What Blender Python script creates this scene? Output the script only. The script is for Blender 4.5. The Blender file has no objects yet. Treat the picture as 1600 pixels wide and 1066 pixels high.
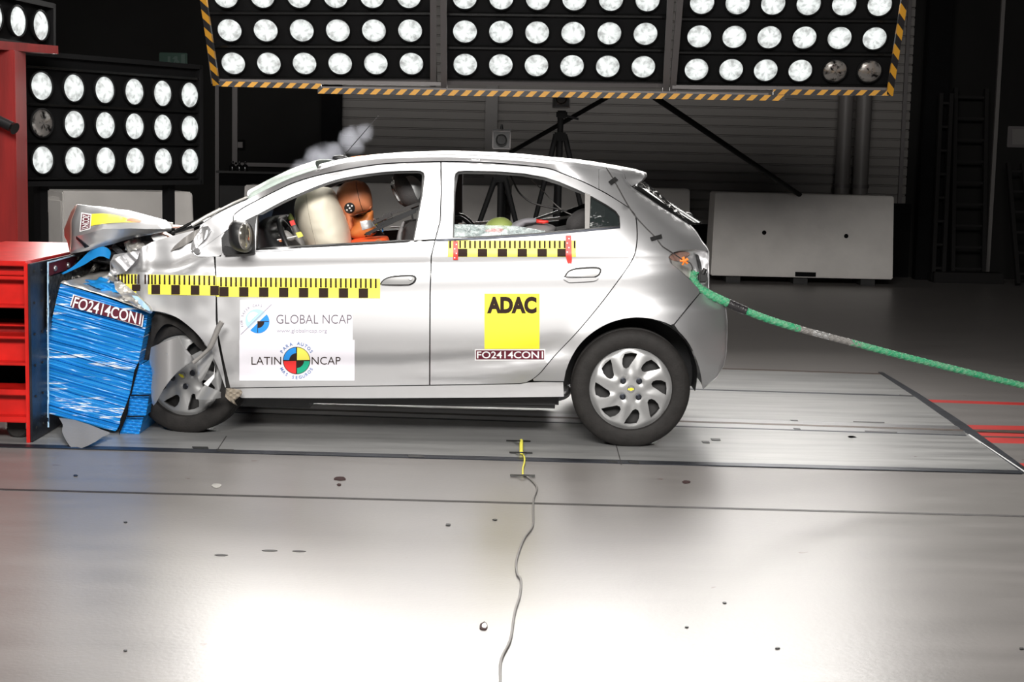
import bpy, bmesh, math, random
from mathutils import Vector, Matrix, noise
from mathutils.geometry import delaunay_2d_cdt
random.seed(7)
PI = math.pi
S = bpy.context.scene
COL = S.collection

# ------------------------------------------------------------------ camera
FPX, HCAM = 2400.0, 1.53
TH, RO = math.atan((533 - 243) / FPX), 0.0225
_c, _s = math.cos(TH), math.sin(TH)
CF = Vector((0, _c, -_s)); _U = Vector((0, _s, _c)); _R = Vector((1, 0, 0))
CR = _R * math.cos(RO) + _U * math.sin(RO)
CU = _U * math.cos(RO) - _R * math.sin(RO)
CP = Vector((0, 0, HCAM))
cam = bpy.data.cameras.new('camera'); camo = bpy.data.objects.new('camera', cam); COL.objects.link(camo)
cam.sensor_width = 36; cam.lens = 36 * FPX / 1600; cam.clip_end = 200
m3 = Matrix((CR, CU, -CF)).transposed()
camo.matrix_world = Matrix.Translation(CP) @ m3.to_4x4()
S.camera = camo

def W(px, py, Y=None, Z=None, X=None):
    """point of the place seen at a pixel of the photo, at a known depth Y, height Z or side X"""
    d = CF + CR * ((px - 800) / FPX) - CU * ((py - 533) / FPX)
    if Y is not None: t = Y / d.y
    elif Z is not None: t = (Z - HCAM) / d.z
    else: t = X / d.x
    return CP + d * t

# ------------------------------------------------------------------ world, view, lights
S.view_settings.view_transform = 'Standard'; S.view_settings.look = 'None'
S.view_settings.gamma = 1; S.view_settings.exposure = 0.0
w = bpy.data.worlds.new('hall'); S.world = w; w.use_nodes = True
w.node_tree.nodes['Background'].inputs[0].default_value = (0.9, 0.92, 1, 1)
w.node_tree.nodes['Background'].inputs[1].default_value = 0.024

def area(name, loc, target, sx, sy, power, spread=180, col=(1, .97, .93)):
    l = bpy.data.lights.new(name, 'AREA'); l.shape = 'RECTANGLE'; l.size = sx; l.size_y = sy
    l.energy = power; l.color = col; l.spread = math.radians(spread)
    o = bpy.data.objects.new(name, l); COL.objects.link(o); o.location = loc
    o.rotation_euler = (Vector(target) - Vector(loc)).to_track_quat('-Z', 'Y').to_euler()
    return o
# the three hanging banks behind the car and their further rows above the frame
area('hanging_bank_light', (-1.62, 12.7, 3.05), (-1.75, 7.6, 0.0), 1.7, 2.4, 120, 84)
area('hanging_bank_light', (0.35, 12.7, 3.05), (0.25, 7.6, 0.0), 1.7, 2.4, 105, 84)
area('hanging_bank_light', (2.3, 12.7, 3.05), (2.2, 7.6, 0.0), 1.7, 2.4, 60, 84)
# the standing bank on the left
area('standing_bank_light', (-2.93, 11.6, 1.75), (0.9, 9.1, 0.6), 1.5, .8, 36, 110)
# banks on the near side of the track, over and behind the camera
area('near_bank_light', (-1.5, 0.3, 4.6), (-1.2, 8.2, 0.8), 2.6, 1.6, 220, 100)
area('near_bank_light', (1.3, 0.3, 4.6), (0.6, 8.2, 0.9), 2.6, 1.6, 155, 100)
# overhead bank over the barrier end; added unseen fill brightens the left concrete barrier
area('overhead_bank_light', (-0.8, 7.9, 5.6), (-0.7, 8.6, 0.4), 3.2, 1.4, 45, 100)
area('barrier_fill_light', (-4.2, 9.0, 4.6), (-3.6, 14.0, 0.6), 1.5, 1.0, 26, 70)

# ------------------------------------------------------------------ materials
def mat(name, col, rough=.5, metal=0, bump=0, bscale=40, var=0, vscale=6, emit=0, alpha=1, trans=0, coat=0, stretch=None, col2=None, ior=None, spec=None):
    m = bpy.data.materials.new(name); m.use_nodes = True
    nt = m.node_tree; b = nt.nodes['Principled BSDF']
    b.inputs['Base Color'].default_value = (*col, 1); b.inputs['Roughness'].default_value = rough
    b.inputs['Metallic'].default_value = metal
    if spec is not None: b.inputs['Specular IOR Level'].default_value = spec
    if coat: b.inputs['Coat Weight'].default_value = coat; b.inputs['Coat Roughness'].default_value = .05
    if alpha < 1: b.inputs['Alpha'].default_value = alpha
    if trans: b.inputs['Transmission Weight'].default_value = trans
    if emit: b.inputs['Emission Color'].default_value = (*col, 1); b.inputs['Emission Strength'].default_value = emit
    if bump or var:
        tc = nt.nodes.new('ShaderNodeTexCoord'); mp = nt.nodes.new('ShaderNodeMapping')
        nt.links.new(tc.outputs['Object'], mp.inputs[0])
        if stretch: mp.inputs['Scale'].default_value = stretch
        if var:
            n = nt.nodes.new('ShaderNodeTexNoise'); n.inputs['Scale'].default_value = vscale; n.inputs['Detail'].default_value = 6
            r = nt.nodes.new('ShaderNodeValToRGB'); c2 = col2 or tuple(c * (1 - var) for c in col)
            r.color_ramp.elements[0].position = .35; r.color_ramp.elements[1].position = .65
            r.color_ramp.elements[0].color = (*c2, 1); r.color_ramp.elements[1].color = (*col, 1)
            nt.links.new(mp.outputs[0], n.inputs[0]); nt.links.new(n.outputs[0], r.inputs[0]); nt.links.new(r.outputs[0], b.inputs['Base Color'])
        if bump:
            n2 = nt.nodes.new('ShaderNodeTexNoise'); n2.inputs['Scale'].default_value = bscale; n2.inputs['Detail'].default_value = 4
            bp = nt.nodes.new('ShaderNodeBump'); bp.inputs['Strength'].default_value = bump; bp.inputs['Distance'].default_value = .01
            nt.links.new(mp.outputs[0], n2.inputs[0]); nt.links.new(n2.outputs[0], bp.inputs['Height']); nt.links.new(bp.outputs[0], b.inputs['Normal'])
    return m
M = {}
M['paint'] = mat('silver_paint', (.60, .60, .61), .45, .90, bump=.02, bscale=3, coat=.25)
M['paint_bent'] = mat('bent_silver_paint', (.66, .66, .67), .42, .8, bump=.08, bscale=7, coat=.35)
M['black'] = mat('black_plastic', (.012, .012, .013), .45, bump=.1, bscale=200)
M['gloss'] = mat('gloss_black', (.01, .01, .01), .15)
M['dark'] = mat('dark_trim', (.022, .021, .021), .6, var=.4)
M['seal'] = mat('rubber_seal', (.008, .008, .008), .4, bump=.05)
M['rubber'] = mat('tire_rubber', (.020, .018, .017), .7, spec=.3, bump=.15, bscale=90, var=.3, vscale=20)
M['hub'] = mat('hubcap_silver', (.36, .36, .36), .38, .5, bump=.02)
M['steel'] = mat('steel', (.45, .45, .46), .3, .9, bump=.05)
M['dsteel'] = mat('dark_steel', (.05, .055, .07), .4, .7, bump=.2, bscale=25, var=.5, vscale=5)
M['red'] = mat('red_enamel', (.62, .012, .008), .35, var=.25, vscale=7, bump=.05)
M['redp'] = mat('dark_red_enamel', (.28, .012, .010), .4, var=.3, vscale=4, stretch=(3, 3, .4), bump=.05)
M['maroon'] = mat('maroon_label', (.12, .022, .035), .7, spec=.12, bump=.02)
M['white'] = mat('white_print', (.86, .86, .86), .45, bump=.02)
M['sheet'] = mat('white_vinyl', (.80, .78, .84), .4, bump=.03, bscale=6)
M['yellow'] = mat('yellow_vinyl', (.92, .80, .04), .45, bump=.03)
M['ryellow'] = mat('ruler_yellow', (.85, .78, .10), .45, bump=.03)
M['rblack'] = mat('ruler_black', (.035, .022, .018), .8, spec=.1, bump=.03)
M['tape'] = mat('black_tape', (.01, .01, .01), .5, bump=.2)
M['grey_ink'] = mat('grey_ink', (.13, .105, .13), .8, spec=.1, bump=.01)
M['pale_ink'] = mat('pale_ink', (.36, .34, .41), .8, spec=.1, bump=.01)
M['blue_ink'] = mat('blue_ink', (.12, .22, .48), .5, bump=.01)
M['s_blue'] = mat('print_blue', (.02, .28, .78), .45, bump=.01)
M['s_lblue'] = mat('print_light_blue', (.45, .68, .88), .45, bump=.01)
M['s_red'] = mat('print_red', (.75, .03, .03), .45, bump=.01)
M['s_green'] = mat('print_green', (.01, .38, .22), .45, bump=.01)
M['s_yel'] = mat('print_yellow', (.9, .82, .12), .45, bump=.01)
M['bag'] = mat('airbag_cloth', (.80, .74, .60), .8, bump=.25, bscale=12)
M['skin'] = mat('dummy_vinyl', (.62, .22, .10), .45, bump=.05, var=.15)
M['skind'] = mat('dummy_orange', (.55, .17, .04), .5, bump=.05)
M['orange'] = mat('dummy_shirt_orange', (.85, .12, .03), .6, bump=.2)
M['duct'] = mat('silver_tape', (.5, .5, .5), .35, .6, bump=.2)
M['seat'] = mat('seat_cloth', (.05, .047, .047), .85, bump=.3, bscale=150)
M['seatg'] = mat('seat_grey_cloth', (.22, .21, .21), .85, bump=.3, bscale=150)
M['green'] = mat('green_cap', (.30, .37, .10), .5, bump=.05)
M['clothg'] = mat('grey_cloth', (.26, .25, .27), .8, bump=.2)
M['sred'] = mat('bright_red', (.8, .04, .03), .45, bump=.05)
M['rope'] = mat('green_rope', (.012, .30, .13), .6, bump=.6, bscale=120, var=.6, vscale=60, col2=(.14, .34, .20))
M['orope'] = mat('orange_wire', (.8, .22, .03), .5, bump=.1)
M['concrete'] = mat('barrier_concrete', (.74, .71, .68), .8, bump=.25, bscale=18, var=.1, vscale=3)
M['wire'] = mat('black_wire', (.02, .018, .018), .5, bump=.05)
M['gwire'] = mat('grey_wire', (.2, .19, .18), .5, bump=.05)
M['honey'] = mat('bare_honeycomb', (.30, .29, .27), .35, .8, bump=1, bscale=60, var=.8, vscale=30)
M['foil'] = mat('bare_aluminium_foil', (.72, .70, .66), .3, .6, bump=.4, bscale=14)
M['debris'] = mat('crumpled_dark_metal', (.06, .06, .065), .4, .5, bump=.8, bscale=30, var=.8, vscale=18)
M['frame'] = mat('grey_frame', (.13, .12, .12), .5, .3, bump=.05)
M['bframe'] = mat('black_frame', (.008, .008, .0085), .7, bump=.05, spec=.15)
M['pipe'] = mat('grey_pipe', (.16, .15, .145), .5, bump=.05)
M['glass'] = mat('clear_glass', (.80, .9, .88), .04, 0, alpha=.28)
M['shard'] = mat('crazed_glass', (.62, .74, .73), .2, 0, alpha=.38, var=.5, vscale=60, bump=.5)
M['tint'] = mat('tinted_glass', (.02, .025, .025), .08, 0, alpha=.75, bump=.6, bscale=30)
M['shield'] = mat('crazed_windshield', (.62, .72, .66), .25, 0, alpha=.8, bump=.3, bscale=60, var=.2, vscale=50)
M['mirror'] = mat('mirror_glass', (.55, .52, .45), .12, .9, bump=.02)
M['lampred'] = mat('pinkish_bare_metal', (.55, .33, .27), .4, .5, bump=.1)
M['plastic_grey'] = mat('torn_grey_plastic', (.22, .21, .20), .5, bump=.2)

def nodes(m): return m.node_tree, m.node_tree.nodes, m.node_tree.links
def floor_mat(name, c1, c2, rough, metal=0, stretch=(.6, 2.5, 1), bump=.12, bs=55):
    m = mat(name, c1, rough, metal); nt, N, L = nodes(m); b = N['Principled BSDF']
    g = N.new('ShaderNodeNewGeometry')
    mp = N.new('ShaderNodeMapping'); mp.inputs['Scale'].default_value = stretch; L.new(g.outputs['Position'], mp.inputs[0])
    n = N.new('ShaderNodeTexNoise'); n.inputs['Scale'].default_value = 2.2; n.inputs['Detail'].default_value = 10; n.inputs['Roughness'].default_value = .65; L.new(mp.outputs[0], n.inputs[0])
    r = N.new('ShaderNodeValToRGB'); r.color_ramp.elements[0].position = .3; r.color_ramp.elements[1].position = .68
    r.color_ramp.elements[0].color = (*c2, 1); r.color_ramp.elements[1].color = (*c1, 1); L.new(n.outputs[0], r.inputs[0])
    sp = N.new('ShaderNodeTexNoise'); sp.inputs['Scale'].default_value = 9; sp.inputs['Detail'].default_value = 3; L.new(g.outputs['Position'], sp.inputs[0])
    sr = N.new('ShaderNodeValToRGB'); sr.color_ramp.elements[0].position = .735; sr.color_ramp.elements[1].position = .76
    sr.color_ramp.elements[0].color = (0, 0, 0, 1); sr.color_ramp.elements[1].color = (1, 1, 1, 1); L.new(sp.outputs[0], sr.inputs[0])
    mx = N.new('ShaderNodeMixRGB'); mx.inputs[2].default_value = (.12, .09, .08, 1); L.new(sr.outputs[0], mx.inputs[0]); L.new(r.outputs[0], mx.inputs[1])
    L.new(mx.outputs[0], b.inputs['Base Color'])
    n2 = N.new('ShaderNodeTexNoise'); n2.inputs['Scale'].default_value = bs; n2.inputs['Detail'].default_value = 2; L.new(g.outputs['Position'], n2.inputs[0])
    bp = N.new('ShaderNodeBump'); bp.inputs['Strength'].default_value = bump; bp.inputs['Distance'].default_value = .004
    L.new(n2.outputs[0], bp.inputs['Height']); L.new(bp.outputs[0], b.inputs['Normal'])
    rr = N.new('ShaderNodeMapRange'); rr.inputs[3].default_value = rough - .06; rr.inputs[4].default_value = rough + .08; L.new(n.outputs[0], rr.inputs[0]); L.new(rr.outputs[0], b.inputs['Roughness'])
    return m
M['floor'] = floor_mat('worn_epoxy_floor', (.215, .20, .193), (.175, .164, .158), .32)
M['plate'] = floor_mat('steel_floor_plate', (.38, .38, .375), (.23, .23, .23), .34, .35, stretch=(.5, 5, 1), bump=.06)
M['ladder'] = mat('dark_ladder', (.018, .017, .017), .7, spec=.1)  # one even, very dark base colour for ladders and floor beam
M['tan'] = mat('dusty_tan_plastic', (.30, .26, .21), .6, bump=.1)
M['chip'] = mat('dark_chip', (.05, .028, .028), .7, spec=.1)
M['seam'] = mat('dark_seam', (.05, .045, .045), .6, var=.5, vscale=20)
M['brown_rail'] = mat('rusty_rail', (.10, .07, .055), .45, .4, var=.4, vscale=20)
M['redfloor'] = mat('red_floor_paint', (.55, .035, .03), .4, var=.15, vscale=5, bump=.05)

def wall_mat():
    m = mat('ribbed_cladding', (.20, .185, .175), .55); nt, N, L = nodes(m); b = N['Principled BSDF']
    g = N.new('ShaderNodeNewGeometry'); n = N.new('ShaderNodeTexNoise'); n.inputs['Scale'].default_value = .7; n.inputs['Detail'].default_value = 5
    L.new(g.outputs['Position'], n.inputs[0]); r = N.new('ShaderNodeValToRGB')
    r.color_ramp.elements[0].color = (.15, .14, .13, 1); r.color_ramp.elements[1].color = (.22, .205, .195, 1); L.new(n.outputs[0], r.inputs[0]); L.new(r.outputs[0], b.inputs['Base Color'])
    return m
M['wall'] = wall_mat()
M['wallp'] = mat('dark_wall_panel', (.018, .0175, .017), .8, var=.2, vscale=1, spec=.08)
M['column'] = mat('black_column', (.006, .006, .0065), .8, var=.2, spec=.08)

def lamp_mat(on):
    m = bpy.data.materials.new('lit_lamp_lens' if on else 'unlit_lamp_lens'); m.use_nodes = True
    nt, N, L = nodes(m); b = N['Principled BSDF']
    tc = N.new('ShaderNodeTexCoord'); oi = N.new('ShaderNodeObjectInfo')
    sep = N.new('ShaderNodeSeparateXYZ'); L.new(tc.outputs['Object'], sep.inputs[0])
    at = N.new('ShaderNodeMath'); at.operation = 'ARCTAN2'; L.new(sep.outputs[0], at.inputs[0]); L.new(sep.outputs[2], at.inputs[1])
    k = N.new('ShaderNodeMath'); k.operation = 'MULTIPLY_ADD'; k.inputs[1].default_value = 1.3; L.new(at.outputs[0], k.inputs[0]); 
    k2 = N.new('ShaderNodeMath'); k2.operation = 'MULTIPLY'; k2.inputs[1].default_value = 40; L.new(oi.outputs['Random'], k2.inputs[0]); L.new(k2.outputs[0], k.inputs[2])
    ln = N.new('ShaderNodeVectorMath'); ln.operation = 'LENGTH'; L.new(tc.outputs['Object'], ln.inputs[0])
    cb = N.new('ShaderNodeCombineXYZ'); L.new(k.outputs[0], cb.inputs[0]); 
    r9 = N.new('ShaderNodeMath'); r9.operation = 'MULTIPLY'; r9.inputs[1].default_value = 22; L.new(ln.outputs['Value'], r9.inputs[0]); L.new(r9.outputs[0], cb.inputs[1])
    n = N.new('ShaderNodeTexNoise'); n.inputs['Scale'].default_value = 1.1; n.inputs['Detail'].default_value = 5; L.new(cb.outputs[0], n.inputs[0])
    fr = N.new('ShaderNodeMapRange'); fr.inputs[1].default_value = .012; fr.inputs[2].default_value = .085; fr.inputs[3].default_value = 1; fr.inputs[4].default_value = 0; L.new(ln.outputs['Value'], fr.inputs[0])
    n2 = N.new('ShaderNodeMapRange'); n2.inputs[1].default_value = .36; n2.inputs[2].default_value = .6; n2.inputs[3].default_value = .42; n2.inputs[4].default_value = 1.3; L.new(n.outputs[0], n2.inputs[0])
    ad = N.new('ShaderNodeMath'); ad.operation = 'MULTIPLY_ADD'; ad.inputs[1].default_value = .9; L.new(fr.outputs[0], ad.inputs[0]); L.new(n2.outputs[0], ad.inputs[2])
    b.inputs['Roughness'].default_value = .15
    if on:
        b.inputs['Base Color'].default_value = (.3, .3, .3, 1); b.inputs['Emission Color'].default_value = (.94, 1, .98, 1); 
        st = N.new('ShaderNodeMath'); st.operation = 'MULTIPLY'; st.inputs[1].default_value = .62; L.new(ad.outputs[0], st.inputs[0]); L.new(st.outputs[0], b.inputs['Emission Strength'])
    else:
        cr = N.new('ShaderNodeValToRGB'); cr.color_ramp.elements[0].color = (.02, .02, .02, 1); cr.color_ramp.elements[1].color = (.6, .57, .54, 1)
        cr.color_ramp.elements[0].position = .45; cr.color_ramp.elements[1].position = 1
        L.new(n2.outputs[0], cr.inputs[0]); L.new(cr.outputs[0], b.inputs['Base Color']); b.inputs['Metallic'].default_value = .7
    return m
M['lit'] = lamp_mat(True); M['unlit'] = lamp_mat(False)

def stripe_mat(axis=0, freq=1 / .105, skew=1.0):
    m = mat('hazard_stripe', (.75, .38, .03), .5); nt, N, L = nodes(m); b = N['Principled BSDF']
    g = N.new('ShaderNodeNewGeometry'); s = N.new('ShaderNodeSeparateXYZ'); L.new(g.outputs['Position'], s.inputs[0])
    a = N.new('ShaderNodeMath'); a.operation = 'MULTIPLY_ADD'; a.inputs[1].default_value = skew
    if axis == 0: L.new(s.outputs[2], a.inputs[0]); a.inputs[1].default_value = -skew; L.new(s.outputs[0], a.inputs[2])
    else: L.new(s.outputs[0], a.inputs[0]); L.new(s.outputs[2], a.inputs[2])
    f = N.new('ShaderNodeMath'); f.operation = 'MULTIPLY'; f.inputs[1].default_value = freq; L.new(a.outputs[0], f.inputs[0])
    fr = N.new('ShaderNodeMath'); fr.operation = 'FRACT'; L.new(f.outputs[0], fr.inputs[0])
    gt = N.new('ShaderNodeMath'); gt.operation = 'GREATER_THAN'; gt.inputs[1].default_value = .5; L.new(fr.outputs[0], gt.inputs[0])
    mx = N.new('ShaderNodeMixRGB'); mx.inputs[1].default_value = (.02, .018, .02, 1); mx.inputs[2].default_value = (.75, .36, .03, 1)
    L.new(gt.outputs[0], mx.inputs[0]); L.new(mx.outputs[0], b.inputs['Base Color']); return m
M['haz'] = stripe_mat(); M['hazv'] = stripe_mat(1, 1 / .13, 1.0)

# ------------------------------------------------------------------ mesh helpers
def tag(o, label=None, cat=None, group=None, kind=None):
    if label: o['label'] = label
    if cat: o['category'] = cat
    if group: o['group'] = group
    if kind: o['kind'] = kind
    return o
def link(name, me, m, parent=None):
    o = bpy.data.objects.new(name, me); COL.objects.link(o)
    if m is not None:
        for q in (m if isinstance(m, (list, tuple)) else [m]): me.materials.append(M[q] if isinstance(q, str) else q)
    if parent: o.parent = parent; o.matrix_parent_inverse = Matrix.Translation(-parent_world(parent))
    return o
def parent_world(p):
    v = Vector((0, 0, 0))
    while p is not None: v = v + p.location; p = p.parent if False else None
    return v
def mesh(name, vs, fs, m, parent=None, smooth=True, mats=None):
    me = bpy.data.meshes.new(name); me.from_pydata([tuple(v) for v in vs], [], fs); me.validate()
    if smooth: me.shade_smooth()
    if mats: 
        pass
    o = link(name, me, m, parent)
    if mats:
        for p, k in zip(me.polygons, mats): p.material_index = k
    return o
class MB:
    def __init__(s): s.v = []; s.f = []
    def add(s, vs, fs): b = len(s.v); s.v += [Vector(v) for v in vs]; s.f += [tuple(i + b for i in f) for f in fs]; return s
    def box(s, c, d, R=None, bev=0):
        bm = bmesh.new(); bmesh.ops.create_cube(bm, size=1)
        for v in bm.verts: v.co = Vector((v.co.x * d[0], v.co.y * d[1], v.co.z * d[2]))
        if bev: bmesh.ops.bevel(bm, geom=bm.edges[:], offset=bev, segments=2, affect='EDGES')
        if R is not None: bmesh.ops.transform(bm, matrix=R.to_4x4() if len(R) == 3 else R, verts=bm.verts)
        bmesh.ops.translate(bm, vec=Vector(c), verts=bm.verts); s.bm(bm); return s
    def bm(s, bm):
        bm.verts.index_update(); s.add([v.co.copy() for v in bm.verts], [[v.index for v in f.verts] for f in bm.faces]); bm.free(); return s
    def bar(s, a, b, wd, ht=None):
        a, b = Vector(a), Vector(b); d = b - a; ht = ht or wd
        R = d.to_track_quat('X', 'Z').to_matrix(); return s.box((a + b) / 2, (d.length, wd, ht), R)
    def tube(s, pts, r, n=10, caps=True):
        pts = [Vector(p) for p in pts]; rs = r if isinstance(r, (list, tuple)) else [r] * len(pts)
        vs = []; fs = []; up = None
        for i, p in enumerate(pts):
            t = (pts[min(i + 1, len(pts) - 1)] - pts[max(i - 1, 0)]).normalized()
            if up is None: up = t.orthogonal().normalized()
            up = (up - t * up.dot(t)).normalized(); sd = t.cross(up)
            for k in range(n): a = 2 * PI * k / n; vs.append(p + (up * math.cos(a) + sd * math.sin(a)) * rs[i])
        for i in range(len(pts) - 1):
            for k in range(n): k2 = (k + 1) % n; fs.append((i * n + k, i * n + k2, (i + 1) * n + k2, (i + 1) * n + k))
        if caps: fs.append(tuple(range(n))[::-1]); fs.append(tuple((len(pts) - 1) * n + k for k in range(n)))
        return s.add(vs, fs)
    def lathe(s, prof, n=48, axis='Y', c=(0, 0, 0), R=None):
        vs = []; fs = []; c = Vector(c)
        for (r, h) in prof:
            for k in range(n):
                a = 2 * PI * k / n
                v = Vector((r * math.cos(a), h, r * math.sin(a))) if axis == 'Y' else Vector((r * math.cos(a), r * math.sin(a), h))
                if R is not None: v = R @ v
                vs.append(v + c)
        for i in range(len(prof) - 1):
            for k in range(n): k2 = (k + 1) % n; fs.append((i * n + k, i * n + k2, (i + 1) * n + k2, (i + 1) * n + k))
        return s.add(vs, fs)
    def ell(s, c, r, R=None, nf=0, seed=0, sub=3):
        bm = bmesh.new(); bmesh.ops.create_icosphere(bm, subdivisions=sub, radius=1)
        for v in bm.verts:
            k = 1 + (nf * noise.noise(v.co * 2.2 + Vector((seed, seed * 2, 0))) if nf else 0)
            v.co = Vector((v.co.x * r[0], v.co.y * r[1], v.co.z * r[2])) * k
            if R is not None: v.co = R @ v.co
            v.co += Vector(c)
        return s.bm(bm)
    def obj(s, name, m, parent=None, smooth=True): 
        o = mesh(name, s.v, s.f, m, parent, smooth)
        if smooth:
            try: o.data.set_sharp_from_angle(angle=math.radians(40))
            except Exception: pass
        return o
def empty(name, loc, label, cat, group=None):
    o = bpy.data.objects.new(name, None); COL.objects.link(o); o.location = loc; o.empty_display_size = .1
    return tag(o, label, cat, group)
def lerp(a, b, t): return a + (b - a) * t
def interp(x, tab):
    if x <= tab[0][0]: return tab[0][1]
    for (a, va), (b, vb) in zip(tab, tab[1:]):
        if x <= b: return va + (vb - va) * (x - a) / (b - a)
    return tab[-1][1]
def sstep(a, b, x): t = max(0, min(1, (x - a) / (b - a))); return t * t * (3 - 2 * t)
def cr(pts, n=6, closed=False):
    """smooth curve through points"""
    P = [Vector(p) for p in pts]; out = []; L = len(P)
    rng = range(L) if closed else range(L - 1)
    for i in rng:
        p0 = P[(i - 1) % L] if closed or i > 0 else P[0]; p1 = P[i % L]; p2 = P[(i + 1) % L]; p3 = P[(i + 2) % L] if closed or i + 2 < L else P[-1]
        for k in range(n):
            t = k / n
            out.append(.5 * ((2 * p1) + (p2 - p0) * t + (2 * p0 - 5 * p1 + 4 * p2 - p3) * t * t + (3 * p1 - p0 - 3 * p2 + p3) * t ** 3))
    if not closed: out.append(P[-1])
    return [tuple(q) for q in out]
def inside(p, poly):
    x, y = p; c = False; j = len(poly) - 1
    for i in range(len(poly)):
        xi, yi = poly[i][0], poly[i][1]; xj, yj = poly[j][0], poly[j][1]
        if (yi > y) != (yj > y) and x < (xj - xi) * (y - yi) / (yj - yi + 1e-12) + xi: c = not c
        j = i
    return c
def dens(poly, step, closed=True):
    out = []; n = len(poly)
    for i in range(n if closed else n - 1):
        a, b = poly[i], poly[(i + 1) % n]; L = math.hypot(b[0] - a[0], b[1] - a[1]); k = max(1, int(L / step))
        for q in range(k): out.append((a[0] + (b[0] - a[0]) * q / k, a[1] + (b[1] - a[1]) * q / k))
    return out
def fill2d(outline, holes=(), step=8):
    loops = [dens(outline, step)] + [dens(h, step) for h in holes]
    pts = []; edges = []
    for lp in loops:
        b = len(pts); pts += lp; edges += [(b + i, b + (i + 1) % len(lp)) for i in range(len(lp))]
    xs = [p[0] for p in outline]; ys = [p[1] for p in outline]
    bound = list(pts); y = min(ys) + step * .5; row = 0
    def far(p): return all((p[0] - q[0]) ** 2 + (p[1] - q[1]) ** 2 > (step * .5) ** 2 for q in bound)
    while y < max(ys):
        x = min(xs) + step * (.5 if row % 2 else 0)
        while x < max(xs):
            if inside((x, y), outline) and not any(inside((x, y), h) for h in holes) and far((x, y)): pts.append((x, y))
            x += step
        y += step * .87; row += 1
    vs, _, fs, *_r = delaunay_2d_cdt([Vector(p) for p in pts], edges, [], 0, 1e-6)
    tris = []
    for f in fs:
        c = (sum(vs[i].x for i in f) / len(f), sum(vs[i].y for i in f) / len(f))
        if inside(c, outline) and not any(inside(c, h) for h in holes): tris.append(tuple(f))
    return [(v.x, v.y) for v in vs], tris

# ------------------------------------------------------------------ car body surface
YS, YC = 8.03, 8.86          # near flank and centre line of the car
XEND = [(.15, .98), (.3, 1.08), (.42, 1.135), (.62, 1.15), (.74, 1.14), (.80, 1.06), (1.02, 1.04), (1.12, .96), (1.3, .78), (1.42, .66), (1.55, .62)]
CREASE = [(-1.6, .335), (-.62, .355), (-.1, .40), (.24, .47), (.5, .50)]
def surf(x, z):
    y = YS
    if z > 1.02: y += .03 + (z - 1.02) * .36 + max(0, z - 1.40) ** 2 * 4
    elif z > .60: y += .03 * ((z - .60) / .42) ** 1.6
    else: y += .80 * min(.60 - z, .27) ** 2
    # shoulder crease just under the glass line
    y += .010 * math.exp(-((z - .965 - .04 * x) / .03) ** 2) - .006 * math.exp(-((z - .90 - .04 * x) / .05) ** 2)
    # lower door swage
    zl = interp(x, CREASE); k = sstep(-1.55, -1.2, x) * (1 - sstep(.2, .42, x))
    y += k * (-.0055 * (1 - sstep(zl - .008, zl + .008, z)) * sstep(zl - .15, zl - .02, z) + .014 * math.exp(-((z - zl - .06) / .045) ** 2))
    # plan taper
    xe = interp(z, XEND); t = max(0, (x - (xe - .52)) / .52); y += .20 * min(t, 1.15) ** 2.6
    t = max(0, (-1.45 - x) / .75); y += .10 * t * t
    # wheel arch flares
    for cx, cz in ((.655, .32),):
        r = math.hypot(x - cx, z - cz); y -= .007 * math.exp(-((r - .38) / .06) ** 2)
    # crumple in the front wing
    if x < -1.2:
        q = sstep(-1.2, -1.7, x); y += q * (.018 * noise.noise(Vector((x * 4, z * 4, 1))) + .004 * noise.noise(Vector((x * 11, z * 11, 4))))
    return y
def oncar(px, py, off=0.0):
    y = YS
    for _ in range(14):
        p = W(px, py, Y=y + off); y = .5 * y + .5 * surf(p.x, p.z)
    return W(px, py, Y=surf(p.x, p.z) + off)

def mirror_y(o, name=None):
    me = o.data.copy()
    for v in me.vertices: v.co.y = 2 * YC - v.co.y
    me.flip_normals()
    c = o.copy(); c.data = me; COL.objects.link(c); c.parent = o.parent; c.matrix_parent_inverse = o.matrix_parent_inverse.copy()
    return c
def sheet(name, outline, m, parent, holes=(), step=8, f=None, off=0, thick=.003, mir=False, smooth=True, inward=(0, 1, 0)):
    """a panel traced where it stands on the surface f, given real thickness"""
    f = f or (lambda a, b: oncar(a, b, off))
    pts, tris = fill2d(outline, holes, step)
    vs = [f(*p) for p in pts]; n = len(vs); used = {}
    # orient towards camera (-y)
    fs = []
    for t in tris:
        a, b, c = (vs[i] for i in t[:3]); nn = (b - a).cross(c - a)
        fs.append(t if nn.dot(a - CP) < 0 else t[::-1])
    d = Vector(inward) * thick; back = [v + d for v in vs]
    cnt = {}
    for t in fs:
        for i in range(len(t)): e = (t[i], t[(i + 1) % len(t)]); cnt[e] = 1
    rim = [e for e in cnt if (e[1], e[0]) not in cnt]
    allf = fs + [tuple(n + i for i in t[::-1]) for t in fs] + [(b, a, a + n, b + n) for a, b in rim]
    o = mesh(name, vs + back, allf, m, parent, smooth)
    if smooth: o.data.set_sharp_from_angle(angle=math.radians(50))
    if mir: mirror_y(o)
    return o

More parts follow.
